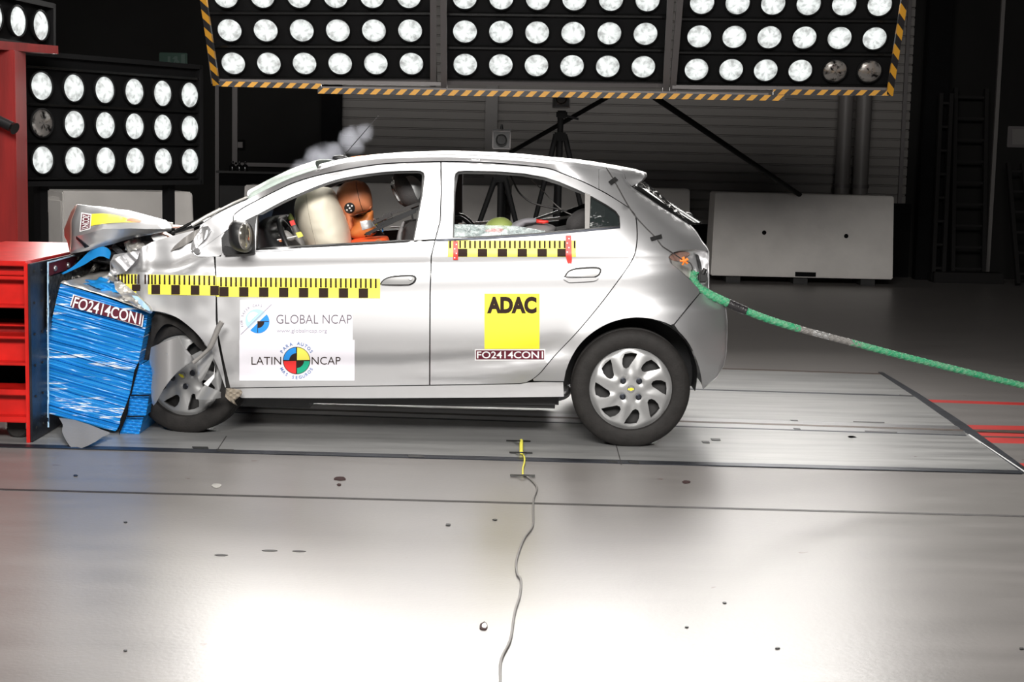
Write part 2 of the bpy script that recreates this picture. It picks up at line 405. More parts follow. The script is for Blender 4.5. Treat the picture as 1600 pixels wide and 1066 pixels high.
from mathutils.bvhtree import BVHTree
def onobj(o, d=.002, Yf=8.4):
    t = BVHTree.FromPolygons([v.co.copy() for v in o.data.vertices], [tuple(p.vertices) for p in o.data.polygons])
    last = [Yf]
    def f(x, y):
        q = W(x, y, Y=1.0) - CP; dr = q.normalized(); h = t.ray_cast(CP, dr)
        if h[0] is not None: last[0] = h[0].y; return h[0] - dr * d
        return W(x, y, Y=last[0] - d)
    return f
def text_geo(s, off=0.0, space=1.0):
    cu = bpy.data.curves.new('t', 'FONT'); cu.body = s; cu.offset = off; cu.space_character = space; cu.resolution_u = 4
    o = bpy.data.objects.new('t', cu); COL.objects.link(o)
    dg = bpy.context.evaluated_depsgraph_get(); dg.update()
    me = bpy.data.meshes.new_from_object(o.evaluated_get(dg)); vs = [v.co.copy() for v in me.vertices]; fs = [tuple(p.vertices) for p in me.polygons]
    bpy.data.objects.remove(o); bpy.data.curves.remove(cu); bpy.data.meshes.remove(me)
    return vs, fs
def lettering(name, s, quad, m, parent, f, off=0.0, space=1.0, mats=None):
    """text stretched into a quad TL,TR,BR,BL given in photo coordinates, laid on surface f"""
    vs, fs = text_geo(s, off, space)
    x0 = min(v.x for v in vs); x1 = max(v.x for v in vs); y0 = min(v.y for v in vs); y1 = max(v.y for v in vs)
    TL, TR, BR, BL = [Vector(q) for q in quad]; out = []
    for v in vs:
        u = (v.x - x0) / (x1 - x0); t = (v.y - y0) / (y1 - y0)
        p = (BL * (1 - u) + BR * u) * (1 - t) + (TL * (1 - u) + TR * u) * t; out.append(f(p.x, p.y))
    o = mesh(name, out, fs, m, parent, False)
    return solid(o)
def solid(o, t=.0006):
    md = o.modifiers.new('s', 'SOLIDIFY'); md.thickness = t; md.offset = 0; return o
def arc_text(name, s, cx, cy, r, a0, a1, h, m, parent, f, flip=False):
    V = []; F = []; chars = s; n = len(chars)
    for i, ch in enumerate(chars):
        if ch == ' ': continue
        a = math.radians(lerp(a0, a1, i / (n - 1)))
        vs, fs = text_geo(ch, .006); x0 = min(v.x for v in vs); x1 = max(v.x for v in vs); k = h / .7; b = len(V)
        for v in vs:
            lx = (v.x - (x0 + x1) / 2) * k; ly = v.y * k
            rr = r + ly if not flip else r + h - ly
            tx, ty = (-math.sin(a), math.cos(a)) 
            # a measured clockwise from up
            ux, uy = math.sin(a), -math.cos(a)
            tx, ty = math.cos(a), math.sin(a)
            if flip: tx, ty = -tx, -ty
            V.append(f(cx + ux * rr + tx * lx, cy + uy * rr + ty * lx))
        F += [tuple(j + b for j in q) for q in fs]
    return solid(mesh(name, V, F, m, parent, False))
def circ(cx, cy, r, n=32, a0=0, a1=360, ry=None):
    ry = ry or r; full = abs(a1 - a0) >= 360
    k = n if full else n + 1
    return [(cx + r * math.cos(math.radians(a0 + (a1 - a0) * i / n)), cy + ry * math.sin(math.radians(a0 + (a1 - a0) * i / n))) for i in range(k)]
def rrect(x0, y0, x1, y1, r, n=5):
    out = []
    for (cx, cy, a) in ((x1 - r, y1 - r, 0), (x0 + r, y1 - r, 90), (x0 + r, y0 + r, 180), (x1 - r, y0 + r, 270)):
        for i in range(n + 1): t = math.radians(a + 90 * i / n); out.append((cx + r * math.cos(t), cy + r * math.sin(t)))
    return out
def rectpx(x0, y0, x1, y1, dy=0): return [(x0, y0), (x1, y0 + dy), (x1, y1 + dy), (x0, y1)]

# ------------------------------------------------------------------ the hall
def struct(o): return tag(o, kind='structure')
def fl(px, py, z=0.0): return W(px, py, Z=z)
def floorpoly(name, pts, z, m, kind=True, label=None, cat=None, t=.004):
    vs = [fl(*p) for p in pts]; n = len(vs)
    top = [Vector((v.x, v.y, z)) for v in vs]; bot = [Vector((v.x, v.y, z - t)) for v in vs]
    nn = (top[1] - top[0]).cross(top[2] - top[0])
    if nn.z < 0: top = top[::-1]; bot = bot[::-1]
    f = [tuple(range(n)), tuple(range(n, 2 * n))[::-1]] + [(i, i + n, (i + 1) % n + n, (i + 1) % n) for i in range(n)]
    o = mesh(name, top + bot, f, m, None, False)
    return struct(o) if kind is True else tag(o, label, cat)
struct(MB().box((0, 12, -.1), (40, 34, .2)).obj('floor', 'floor', smooth=False))
# back wall: ribbed cladding, each rib a real profile
WY = 21.0
def ribbed(x0, x1, z0, z1, name, pitch=.125):
    b = MB(); z = z0; prof = []
    while z < z1: prof += [(z, 0), (z + pitch * .78, 0), (z + pitch * .84, .03), (z + pitch * .94, .03)]; z += pitch
    vs = []; 
    for (zz, d) in prof: vs += [(x0, WY + d, zz), (x1, WY + d, zz)]
    b.add(vs, [(2 * i, 2 * i + 1, 2 * i + 3, 2 * i + 2) for i in range(len(prof) - 1)])
    return struct(b.obj(name, 'wall', smooth=False))
xw = lambda px, y=WY: W(px, 250, Y=y).x
ribbed(xw(520), xw(1418), 0, 7.0, 'wall_back')
struct(MB().box(((xw(-200) + xw(522)) / 2, WY + .1, 3.5), (xw(522) - xw(-200), .2, 7)).obj('wall_back', 'wallp', smooth=False))
struct(MB().box(((xw(1418) + xw(1900)) / 2, WY + .1, 3.5), (xw(1900) - xw(1418), .2, 7)).obj('wall_back', 'wallp', smooth=False))
struct(MB().box(((xw(520) + xw(1300)) / 2, WY - .03, .33), (xw(1300) - xw(520), .06, .66)).obj('baseboard_back', 'column', smooth=False))
struct(MB().box(((xw(1300) + xw(1425)) / 2, WY - .05, .5), (xw(1425) - xw(1300), .1, 1.0)).obj('baseboard_back', 'column', smooth=False))
struct(MB().box((-9.2, 13, 3.5), (.2, 17, 7)).obj('wall_left', 'wallp', smooth=False))
struct(MB().box((11.5, 13, 3.5), (.2, 17, 7)).obj('wall_right', 'wallp', smooth=False))
struct(MB().box((1, 13, 7.1), (21, 17, .2)).obj('ceiling', 'wallp', smooth=False))
def wall_col(px0, px1, y, m, name, label, d=.2, z0=0, z1=7):
    x0, x1 = xw(px0, y), xw(px1, y)
    return tag(MB().box(((x0 + x1) / 2, y, (z0 + z1) / 2), (x1 - x0, d, z1 - z0), bev=.01).obj(name, m, smooth=False), label, 'column')
wall_col(503, 533, 20.7, 'column', 'wall_column', 'black steel column on the back wall left of the ribbed cladding')
wall_col(1437, 1474, 20.6, 'column', 'wall_column', 'wide black column on the back wall right of the pipes')
o = wall_col(757, 776, 20.9, 'pipe', 'wall_pilaster', 'pale flat strip on the ribbed wall above the car roof', .14)
for px0, px1, lb in ((1306, 1329, 'left grey pipe of the vertical pair beside the black column'), (1334, 1358, 'right grey pipe of the vertical pair beside the black column')):
    x = xw((px0 + px1) / 2, 20.6); r = (xw(px1, 20.6) - xw(px0, 20.6)) / 2
    p = empty('wall_pipe', (x, 20.6, 0), lb, 'pipe', 'vertical pipes on the back wall')
    MB().tube([(x, 20.6, .02), (x, 20.6, 7)], r, 24).obj('pipe_tube', 'pipe', p)
    for z in (1.2, 3.4, 5.6): MB().tube([(x, 20.6, z), (x, 20.6, z + .05)], r + .012, 24).obj('pipe_clamp', 'frame', p)
# thin vertical seams of the side panels, door outline on the left
k = 1
for px in (340, 1552, 1408):
    x = xw(px); struct(MB().box((x, WY - .02, 3.5), (.05, .05, 7)).obj('trim_%d' % k, 'frame' if px != 1552 else 'pipe', smooth=False)); k += 1
d1 = MB(); xa, xb = xw(368), xw(494); za = W(430, 258, Y=WY).z
d1.box((xa, WY - .03, za + 1.6), (.07, .06, 3.2)); d1.box(((xa + xb) / 2, WY - .03, za), (xb - xa, .06, .05))
struct(d1.obj('door_1', 'frame', smooth=False))
# --- wall fittings
def plate_at(name, px0, py0, px1, py1, y, m, label, cat, d=.03, parts=()):
    a, b = W(px0, py0, Y=y), W(px1, py1, Y=y)
    e = empty(name, ((a.x + b.x) / 2, y, min(a.z, b.z)), label, cat)
    MB().box(((a + b) / 2), (b.x - a.x, d, abs(b.z - a.z)), bev=.008).obj('plate', m, e, False)
    return e, a, b
mg = mat('exit_green', (.004, .05, .03), .4, bump=.02); mgl = mat('exit_pale', (.05, .10, .08), .4, bump=.02); M['mg'] = mg; M['mgl'] = mgl
e, a, b = plate_at('exit_sign', 249, 82, 293, 105, WY - .012, 'mg', 'dark green emergency exit sign high on the unlit back wall', 'sign')
f = lambda x, y: W(x, y, Y=WY - .033)
sheet('pictogram', [(283, 85), (289, 85), (289, 101), (283, 101)], 'mgl', e, f=f, thick=.004)
sheet('pictogram', [(273, 88), (277, 88), (277, 93), (280, 97), (276, 101), (275, 96), (271, 99), (273, 93), (269, 92)], 'mgl', e, f=f, thick=.004)
sheet('pictogram', [(262, 88), (266, 88), (266, 97), (268, 97), (264, 101), (260, 97), (262, 97)], 'mgl', e, f=f, thick=.004)
e, a, b = plate_at('alarm_box', 367, 218, 383, 235, WY - .012, 'column', 'small black square alarm box on the wall above the smoke', 'alarm')
sheet('alarm_face', rectpx(371, 222, 379, 231), 'frame', e, f=f, thick=.006)
e, a, b = plate_at('notice', 1575, 197, 1612, 231, WY - .004, 'frame', 'pale sheet of paper on the dark wall at the right edge', 'notice', .01)
sheet('print', rectpx(1582, 202, 1606, 226), 'pipe', e, f=lambda x, y: W(x, y, Y=WY - .014), thick=.003)
# cabinet with bottles on it (left, unlit)
a = W(345, 267, Y=20.2); b = W(500, 267, Y=20.2)
e = empty('work_cabinet', ((a.x + b.x) / 2, 20.2, 0), 'black low cabinet against the back wall left of the smoke', 'cabinet')
MB().box(((a.x + b.x) / 2, 20.3, a.z / 2), (b.x - a.x, .5, a.z - .04), bev=.01).obj('body', 'column', e, False)
MB().box(((a.x + b.x) / 2, 20.28, a.z - .01), (b.x - a.x + .05, .58, .03), bev=.005).obj('top', 'dark', e, False)
for q in range(3):
    x = lerp(a.x, b.x, (q + .5) / 3); MB().box((x, 20.04, a.z * .45), ((b.x - a.x) / 3 - .03, .02, a.z * .8), bev=.004).obj('door', 'dark', e, False)
for px, lb in ((363, 'leftmost'), (374, 'middle'), (383, 'rightmost')):
    p = W(px, 268, Y=20.15); x = p.x; z = a.z + .006
    e = empty('bottle', (x, 20.15, z), lb + ' of three small black bottles on the dark cabinet', 'bottle', 'bottles on the dark cabinet')
    MB().lathe([(0, 0), (.04, 0), (.042, .05), (.036, .07), (.015, .085), (.015, .10)], 16, 'Z', (x, 20.15, z)).obj('bottle_body', 'gloss', e)
    MB().lathe([(.018, .1), (.018, .125), (0, .125)], 12, 'Z', (x, 20.15, z)).obj('cap', 'black', e)
# ladders
def ladder(px0, px1, pyt, y, lean, label, nr=9, base=True, zt=None):
    a, b = W(px0, pyt, Y=y), W(px1, pyt, Y=y); z = a.z
    e = empty('ladder', ((a.x + b.x) / 2, y - lean, 0), label, 'ladder')
    for x in (a.x, b.x): MB().bar((x, y - lean, 0.02), (x, y, z), .05, .08).obj('rail', 'ladder', e, False)
    for i in range(nr):
        t = (i + .6) / nr; MB().bar((a.x, y - lean * (1 - t), z * t), (b.x, y - lean * (1 - t), z * t), .03).obj('rung', 'ladder', e, False)
    return e
ladder(1493, 1541, 138, 20.75, .35, 'tall dark ladder leaning on the wall right of the black column')
ladder(1470, 1486, 146, 20.30, .10, 'narrow folded ladder standing edge-on left of the tall ladder', 8)
ladder(1575, 1598, 255, 20.5, .7, 'short stepladder at the right edge below the paper notice', 6)
a = W(1455, 430, Y=20.2); b = W(1563, 432, Y=20.2)
tag(MB().box(((a.x + b.x) / 2, 20.2, .07), (b.x - a.x, .3, .14), bev=.01).obj('wooden_beam', 'ladder', smooth=False), 'low grey beam on the floor at the foot of the tall ladder', 'beam')

# --- floor fittings
Z1 = .004
def ln(p, q, x): return (x, p[1] + (q[1] - p[1]) * (x - p[0]) / (q[0] - p[0]))
L2 = ((0, 697), (1600, 739)); L1 = ((0, 765), (1600, 807)); RL = ((1070, 660.5), (1513, 674.5)); LC = ((1085, 609.5), (1430, 620)); LD = ((1130, 577), (1375, 585))
def xl(L, x): return ln(L[0], L[1], x)
tr = [k]
def strip(L, x0, x1, w0, w1, z, m):
    a, b = xl(L, x0), xl(L, x1)
    o = floorpoly('trim_%d' % tr[0], [(a[0], a[1] + w0), (b[0], b[1] + w0), (b[0], b[1] + w1), (a[0], a[1] + w1)], z, m); tr[0] += 1; return o
def slab(pts, z, m, t=.004): o = floorpoly('trim_%d' % tr[0], pts, z, m, t=t); tr[0] += 1; return o
slab([xl(RL, -150), xl(RL, 1505), (1593, 736.5), xl(L2, -150)], Z1, 'plate')
slab([xl(LC, -150), (1432, 620), xl(RL, 1503), xl(RL, -150)], Z1, 'plate')
slab([xl(LD, -150), (1375, 585), (1430, 619.5), xl(LC, -150)], .003, 'plate', .003)
strip(L1, -20, 1640, -1.1, 1.3, .0015, 'seam')
strip(L2, -20, 1597, -2.2, 2.6, .0055, 'dsteel')
strip(RL, -20, 1500, -6.5, -1.5, .0055, 'steel'); strip(RL, -20, 1640, -1.4, .9, .0065, 'brown_rail'); strip(RL, -20, 1508, 1.0, 6.5, .0055, 'steel')
strip(RL, 1, 1510, 7.0, 8.0, .0058, 'dsteel'); strip(LC, -20, 1432, -.9, .8, .0055, 'dsteel'); strip(LD, -20, 1378, -.8, .8, .005, 'brown_rail')
slab([(1372, 583), (1379, 583), (1436, 617), (1508, 664), (1606, 736), (1598, 741), (1500, 671), (1428, 620)], .0075, 'dsteel')
slab([(1513, 681), (1515, 681), (1603, 740), (1600, 740)], .0085, 'white')
slab([(1441, 624.5), (1650, 631), (1650, 635), (1447, 628.5)], .001, 'redfloor')
slab([(1494, 664), (1650, 667), (1650, 694.5), (1536, 692), (1506, 669.5)], .001, 'redfloor')
slab([(1516, 671.5), (1650, 674), (1650, 676), (1520, 673.5)], .002, 'brown_rail'); slab([(1524, 681.5), (1650, 684.5), (1650, 686.5), (1527, 683.5)], .002, 'brown_rail')
slab([(1590, 724), (1650, 727), (1650, 738), (1606, 736)], .001, 'redfloor')
for (x0, y0, x1, y1) in ((962, 697, 970, 727), (353, 683, 338, 706)):
    slab([(x0, y0), (x0 + 1.4, y0), (x1 + 1.6, y1), (x1, y1)], .0056, 'seam', .001)
for (x0, y0, x1, y1) in ((1333, 659.7, 1382, 661.2), (1351, 674.6, 1402, 676.6), (1405, 618, 1427, 619.2)):
    slab([(x0, y0), (x1, y1), (x1, y1 + 1.5), (x0, y0 + 1.5)], .0062, 'seam', .0005)
# black tape patches and loose chips on the floor
def blob(name, cx, cy, rx, ry, m, label, cat, z=.006, seed=0, n=12, group=None, rot=0):
    pts = []
    for i in range(n):
        a = 2 * PI * i / n; k = 1 + .35 * noise.noise(Vector((math.cos(a) * 1.5, math.sin(a) * 1.5, seed * 3.1)))
        x, y = rx * k * math.cos(a), ry * k * math.sin(a); pts.append((cx + x * math.cos(rot) - y * math.sin(rot), cy + x * math.sin(rot) + y * math.cos(rot)))
    o = floorpoly(name, pts, z, m, False, label, cat, .003)
    if group: o['group'] = group
    return o
for i, (x0, y0, x1, y1, lb) in enumerate(((338, 704, 365, 708.5, 'black tape patch on the plate edge just behind the front wheel'), (636, 713, 662, 717, 'black tape patch on the plate edge left of the yellow tube'), (947, 722, 964, 725, 'black tape patch on the plate edge left below the rear wheel'), (981, 722, 998, 726, 'black tape patch on the plate edge right below the rear wheel'), (300, 700, 325, 703.5, 'black tape patch on the plate edge under the front wheel'), (1110, 687, 1125, 690.5, 'upper of two black tape scraps on the plate right of the rear wheel'), (1096, 691, 1108, 694.5, 'lower of two black tape scraps on the plate right of the rear wheel'), (1234, 658, 1246, 659.8, 'tiny black scrap just left of the steel rail mid track'), (1239, 671, 1250, 673, 'tiny black scrap on the near side of the steel rail'))):
    o = floorpoly('tape_patch', [(x0, y0), (x1, y0 + .6), (x1 + 1, y1), (x0 + 2, y1 - .6)], .0078, 'tape', False, lb, 'tape', .002); o['group'] = 'black tape patches on the track'
CH = [(756, 979.5, 7, 5.5, 'chip', 'dark-edged chip lying alone on the bright floor in front', 0), (531, 749, 10, 2.6, 'chip', 'curled dark red chip on the floor under the doors', 1), (530, 758.5, 3.5, 1.5, 'chip', 'small dark crumb below the curled red chip', 2), (1072, 754, 6, 2.2, 'chip', 'thin dark sliver on the floor right below the rear wheel', 3), (1286, 731, 8, 1.7, 'black', 'ragged black crumb at the plate edge far right', 4), (1331, 684, 7, 1.8, 'chip', 'brownish flake on the bright steel plate right of the car', 5), (338, 760, 8, 3, 'foil', 'bright foil scrap on the floor before the front wheel', 6), (345, 868, 11, 1.2, 'seam', 'long dark scuff nearest the camera of the left three', 7), (421, 861, 11, 1.2, 'seam', 'middle dark scuff of the row on the left floor', 8), (468, 862, 11, 1.1, 'seam', 'rightmost dark scuff of the row on the left floor', 9), (196, 817, 3, 1, 'black', 'tiny black speck on the floor below the blue barrier', 10), (196, 1018, 3, 1, 'black', 'tiny black speck near the bottom left corner', 11), (700, 821, 4, 1.6, 'black', 'small black crumb left of the floor cable', 12), (773, 813, 4, 1, 'black', 'thin black fleck beside the floor cable', 13), (118, 744, 3, 1.3, 'black', 'tiny crumb on the floor before the red trolley', 14), (1132, 943, 3, 1.2, 'black', 'lone dark crumb on the right foreground floor', 15), (1073, 981, 3, 1, 'black', 'dark crumb low in the middle right foreground', 16), (1215, 1014, 3.5, 1.2, 'black', 'lowest dark crumb right of centre in the foreground', 17), (1596, 1015, 4, 1.5, 'black', 'dark crumb at the right edge of the foreground', 18)]
for (x, y, rx, ry, m, lb, sd) in CH:
    nm = 'scuff_mark' if m == 'seam' else 'debris_chip'
    blob(nm, x, y, rx, ry, m, lb, 'scuff' if m == 'seam' else 'chip', .004 if m != 'seam' else .002, sd, group='chips and crumbs on the floor' if m != 'seam' else 'scuffs on the floor', rot=-.5 if sd == 0 else .02)
blob('chip_core', 757, 979.5, 4.2, 3.4, 'white', 'x', 'x', .0052, 0, rot=-.5)
o = bpy.data.objects['chip_core']; del o['label']; del o['category']; p0 = [q for q in bpy.data.objects if q.get('label', '').startswith('dark-edged chip')][0]; o.parent = p0
# floor cable with the yellow tube
pts = [fl(x, y, .006) for x, y in cr([(818, 742), (830, 750), (839, 762.5), (834, 779), (833, 800), (832, 822.5), (818, 843), (807, 875), (808, 896), (814, 907), (812, 931), (804, 957.5), (797.5, 999), (783, 1031), (782, 1066), (780, 1110)], 5)]
tag(MB().tube(pts, .0042, 8).obj('floor_cable', 'gwire'), 'thin grey-black cable winding over the floor towards the camera', 'cable')
e = empty('tube_sensor', fl(814.5, 706, 0), 'yellow tube with short yellow lead taped to the floor plate', 'sensor')
MB().tube([fl(814.5, 689, .018), fl(814.5, 707, .018)], .010, 14).obj('tube', 'ryellow', e)
MB().tube([fl(x, y, .009) for x, y in cr([(814, 707), (819, 714), (819.5, 722), (817, 732), (817, 741)], 5)], .0045, 8).obj('lead', 'ryellow', e)
for (x0, x1, y, z, lb) in ((791, 829, 688.7, .03, 'black tape strip across the far end of the yellow tube'), (796, 832, 707, .03, 'black tape strip across the near end of the yellow tube'), (797, 836, 742.3, .016, 'black tape strip where yellow lead meets grey cable')):
    xm = (x0 + x1) / 2
    prof = [fl(x0, y - .4, .0085), fl(xm - 9, y - .1, .009), fl(xm - 2, y, z), fl(xm + 2, y, z), fl(xm + 9, y + .2, .009), fl(x1, y + .5, .0085)]
    b = MB(); vs = []
    for p in prof: vs += [p + Vector((0, -.016, 0)), p + Vector((0, .016, 0)), p + Vector((0, .016, -.002)), p + Vector((0, -.016, -.002))]
    fs = []
    for i in range(len(prof) - 1):
        for q in range(4): fs.append((4 * i + q, 4 * i + (q + 1) % 4, 4 * i + 4 + (q + 1) % 4, 4 * i + 4 + q))
    b.add(vs, fs); o = b.obj('tape_strip', 'tape'); tag(o, lb, 'tape', 'tape strips holding the sensor')

# ------------------------------------------------------------------ concrete barriers
def barrier(pl, pr, y, label, yaw=0, h=None, dep=.55, holes=(), feet=True, batter=.05, notch=None, m='concrete'):
    """long concrete block: pl, pr are the photo points of its top left and right corners"""
    a = W(pl[0], pl[1], Y=y); b = W(pr[0], pr[1], Y=y + yaw); h = h or (a.z + b.z) / 2
    d = (b - a); d.z = 0; L = d.length; ux = d.normalized(); n = Vector((ux.y, -ux.x, 0)); base = Vector((a.x, a.y, 0))
    e = empty('concrete_barrier', base + ux * L / 2, label, 'barrier', 'concrete barriers along the hall')
    def P(u, v, z): return base + ux * u - n * v + Vector((0, 0, z))
    z0 = .09; vs = []; prof = [(0 - batter, z0), (0, h - .03), (.025, h), (dep - .025, h), (dep, h - .03), (dep + batter, z0)]
    bm = bmesh.new(); A = []; B = []
    for (v, z) in prof: A.append(bm.verts.new(P(-batter * .5 if z < h * .5 else 0, v, z))); B.append(bm.verts.new(P(L + (batter * .5 if z < h * .5 else 0), v, z)))
    nn = len(prof)
    for i in range(nn): bm.faces.new((A[i], B[i], B[(i + 1) % nn], A[(i + 1) % nn]))
    bm.faces.new(A[::-1]); bm.faces.new(B)
    bmesh.ops.recalc_face_normals(bm, faces=bm.faces[:])
    bmesh.ops.bevel(bm, geom=bm.edges[:], offset=.012, segments=2, affect='EDGES')
    MB().bm(bm).obj('block', m, e, True)
    for q in ((.12, .3), (.5, .3), (.88, .3)) if feet else ():
        c = P(L * q[0], dep / 2, .045); R = Matrix((ux, -n, Vector((0, 0, 1)))).transposed()
        MB().box(c, (.18, dep * .9, .09), R, .005).obj('foot', 'dark', e, False)
    for (u, z) in holes:
        c = P(L * u, -batter * (1 - z / h) - .002, z)
        R = Matrix((ux, -n, Vector((0, 0, 1)))).transposed()
        MB().lathe([(0, 0.003), (.024, 0.003), (.028, -.003), (.022, -.004), (.0, .0)], 16, 'Y', c, R).obj('lifting_hole', 'column', e)
    if notch:
        c = P(L * notch, -batter * .93 - .004, .13); R = Matrix((ux, -n, Vector((0, 0, 1)))).transposed()
        MB().box(c, (.26, .01, .055), R).obj('fork_slot', 'column', e, False)
    return e
barrier((1118, 299), (1397, 308), 19.3, 'long concrete barrier with two small holes standing right of the car', holes=((.28, .64), (.74, .62)), notch=.52)
barrier((800, 289), (1078, 296), 20.0, 'concrete barrier behind the rear of the car, seen through its window')
barrier((560, 286), (789, 291), 20.05, 'concrete barrier behind the tripod, darker half seen through the rear window')
barrier((382, 291), (560, 291), 17.6, 'concrete barrier behind the windshield, partly hidden by the front pillar', holes=())
e = barrier((98, 303), (301, 296), 13.9, 'pale concrete barrier behind the crumpled bonnet with slotted left end', yaw=.6, dep=.6)
a = W(56, 306, Y=14.3); b = W(97, 303, Y=13.9)
# its end piece with the vertical slot
def endpiece():
    h = a.z; u = (b - a); u.z = 0; L = u.length; ux = u.normalized(); n = Vector((ux.y, -ux.x, 0)); bb = MB()
    R = Matrix((ux, -n, Vector((0, 0, 1)))).transposed()
    bb.box((a.x + ux.x * L / 2 - n.x * .2, a.y + ux.y * L / 2 - n.y * .2, h / 2 + .04), (L, .4, h - .08), R, .03); bb.obj('end_piece', 'concrete', e, True)
    c = a + ux * L * .45 + n * .006; MB().box((c.x, c.y, h * .62), (.03, .02, h * .5), R, .005).obj('key_slot', 'column', e, False)
endpiece()

# ------------------------------------------------------------------ lamp banks
def lamp_proto(on):
    b = MB(); prof = [(.104, 0), (.104, -.02), (.094, -.026), (.094, -.012)]
    b.lathe([(.0, .03), (.07, .03), (.104, .0), (.108, -.022), (.100, -.028), (.0965, -.018)], 36, 'Y')
    rim = b.obj('lamp', 'bframe')
    c = MB(); c.lathe([(.0005, -.034), (.03, -.0335), (.06, -.030), (.08, -.0245), (.0965, -.017)], 36, 'Y')
    lens = c.obj('lens', 'lit' if on else 'unlit'); lens.parent = rim
    return rim, lens
LP = {True: lamp_proto(True), False: lamp_proto(False)}; used = {True: False, False: False}
def put_lamp(bank, loc, on):
    r, l = LP[on]
    if not used[on]: used[on] = True; rr = r
    else:
        rr = r.copy(); COL.objects.link(rr); q = l.copy(); COL.objects.link(q); q.parent = rr
    rr.parent = bank; rr.matrix_parent_inverse = Matrix(); rr.location = loc; return rr
def bank(label, org, R, nc, nr, px, pz, ext, off=(), fm='frame', skip=(), posts=0):
    e = empty('lamp_bank', org, label, 'light', 'lamp banks lighting the crash'); e.rotation_euler = R.to_euler()
    l, r, b, t = ext; W2 = px * (nc - 1)
    def add(mb, name, m, sm=False):
        o = mb.obj(name, m, None, sm); o.parent = e; return o
    add(MB().box(((W2 + r - l) / 2, .05, (b + t) / 2), (W2 + r + l, .05, t - b), bev=.004), 'back_panel', 'bframe')
    for i in range(nr + 1):
        z = (i - .5) * pz
        if b < z < t: add(MB().box(((W2 + r - l) / 2, .005, z), (W2 + r + l, .04, .018)), 'divider_rail', 'gloss')
    for x in (-l, W2 + r): add(MB().box((x, .02, (b + t) / 2), (.03, .10, t - b + .03)), 'side_rail', fm)
    for z in (b, t): add(MB().box(((W2 + r - l) / 2, .02, z), (W2 + r + l, .10, .035)), 'edge_rail', fm)
    for x in ((.1, W2 - .1) if posts else ()): add(MB().box((x, .12, (b - posts) / 2), (.07, .07, posts + b)), 'support_post', fm)
    for c in range(nc):
        for q in range(nr): 
            if (c, q) in skip: continue
            put_lamp(e, (c * px, 0, q * pz), (c, q) not in off)
    return e
def tilted(p, q, tilt):
    u = (q - p).normalized(); n0 = Vector((0, 0, 1)); yv = n0.cross(u).normalized(); zv = u.cross(yv)
    B = Matrix((u, yv, zv)).transposed(); return B @ Matrix.Rotation(tilt, 3, 'X')
T = math.radians(28)
for (p, q, lb, off) in (((365, 97.5), (643, 98), 'hanging lamp bank at left with yellow and black tape down its left edge', ()), ((727, 99.4), (1005, 103), 'middle one of the three hanging lamp banks over the car', ()), ((1088, 107), (1358, 110), 'hanging lamp bank at right with two unlit lamps', ((4, 0), (5, 0)))):
    a = W(*p, Y=12.9); b = W(*q, Y=12.9); pitch = (b - a).length / 5
    bank(lb, a, tilted(a, b, T), 6, 3, pitch, .292, (.185, .19, -.165, .75), off)
a = W(64, 250, Y=11.1); b = W(294, 251.7, Y=12.4)
bank('standing lamp bank at left behind the red column with one unlit lamp', a, tilted(a, b, 0), 6, 3, (b - a).length / 5, .262, (.17, .13, -.17, .75), ((0, 1),), 'bframe', posts=a.z - .01)
a = W(24, 33, Y=10.4); b = W(59.7, 40, Y=10.67); u = (b - a)
bank('small lamp bank on the red beam in the top left corner', a - u, tilted(a, b, 0), 3, 1, u.length, .3, (.3, .16, -.15, .15), (), 'bframe')
# carrying frame of the hanging banks with hazard tape
e = empty('hazard_tape_frame', W(800, 150, Y=12.7), 'long hanging frame edge taped in yellow and black under the lamp banks', 'frame')
def bar_px(name, p, q, y0, y1, th, m, par, d=.05):
    a, b = W(*p, Y=y0), W(*q, Y=y1); return MB().bar(a, b, d, th).obj(name, m, par, False)
bar_px('taped_bar', (338, 131), (502, 135), 12.74, 12.74, .042, 'haz', e); bar_px('taped_bar', (497, 142), (1226, 153.5), 12.68, 12.68, .045, 'haz', e); bar_px('taped_bar', (1208, 144), (1392, 145.5), 12.74, 12.74, .042, 'haz', e)
bar_px('taped_post', (317, -8), (338, 131), 12.1, 12.74, .05, 'hazv', e, .05); bar_px('taped_post', (1414, -8), (1390, 147), 12.1, 12.74, .05, 'hazv', e, .05)
bar_px('beam', (338, 126.5), (690, 131.5), 12.82, 12.82, .03, 'frame', e); bar_px('beam', (497, 138), (1200, 148.5), 12.76, 12.76, .03, 'frame', e); bar_px('beam', (1050, 136), (1385, 140), 12.82, 12.82, .03, 'frame', e)
for (p, q) in (((677, -8), (677, 133)), ((693, -8), (694, 143)), ((1048, -8), (1040, 141)), ((1063, -8), (1051, 140))): bar_px('hanger', p, q, 12.3, 12.85, .05, 'frame', e)
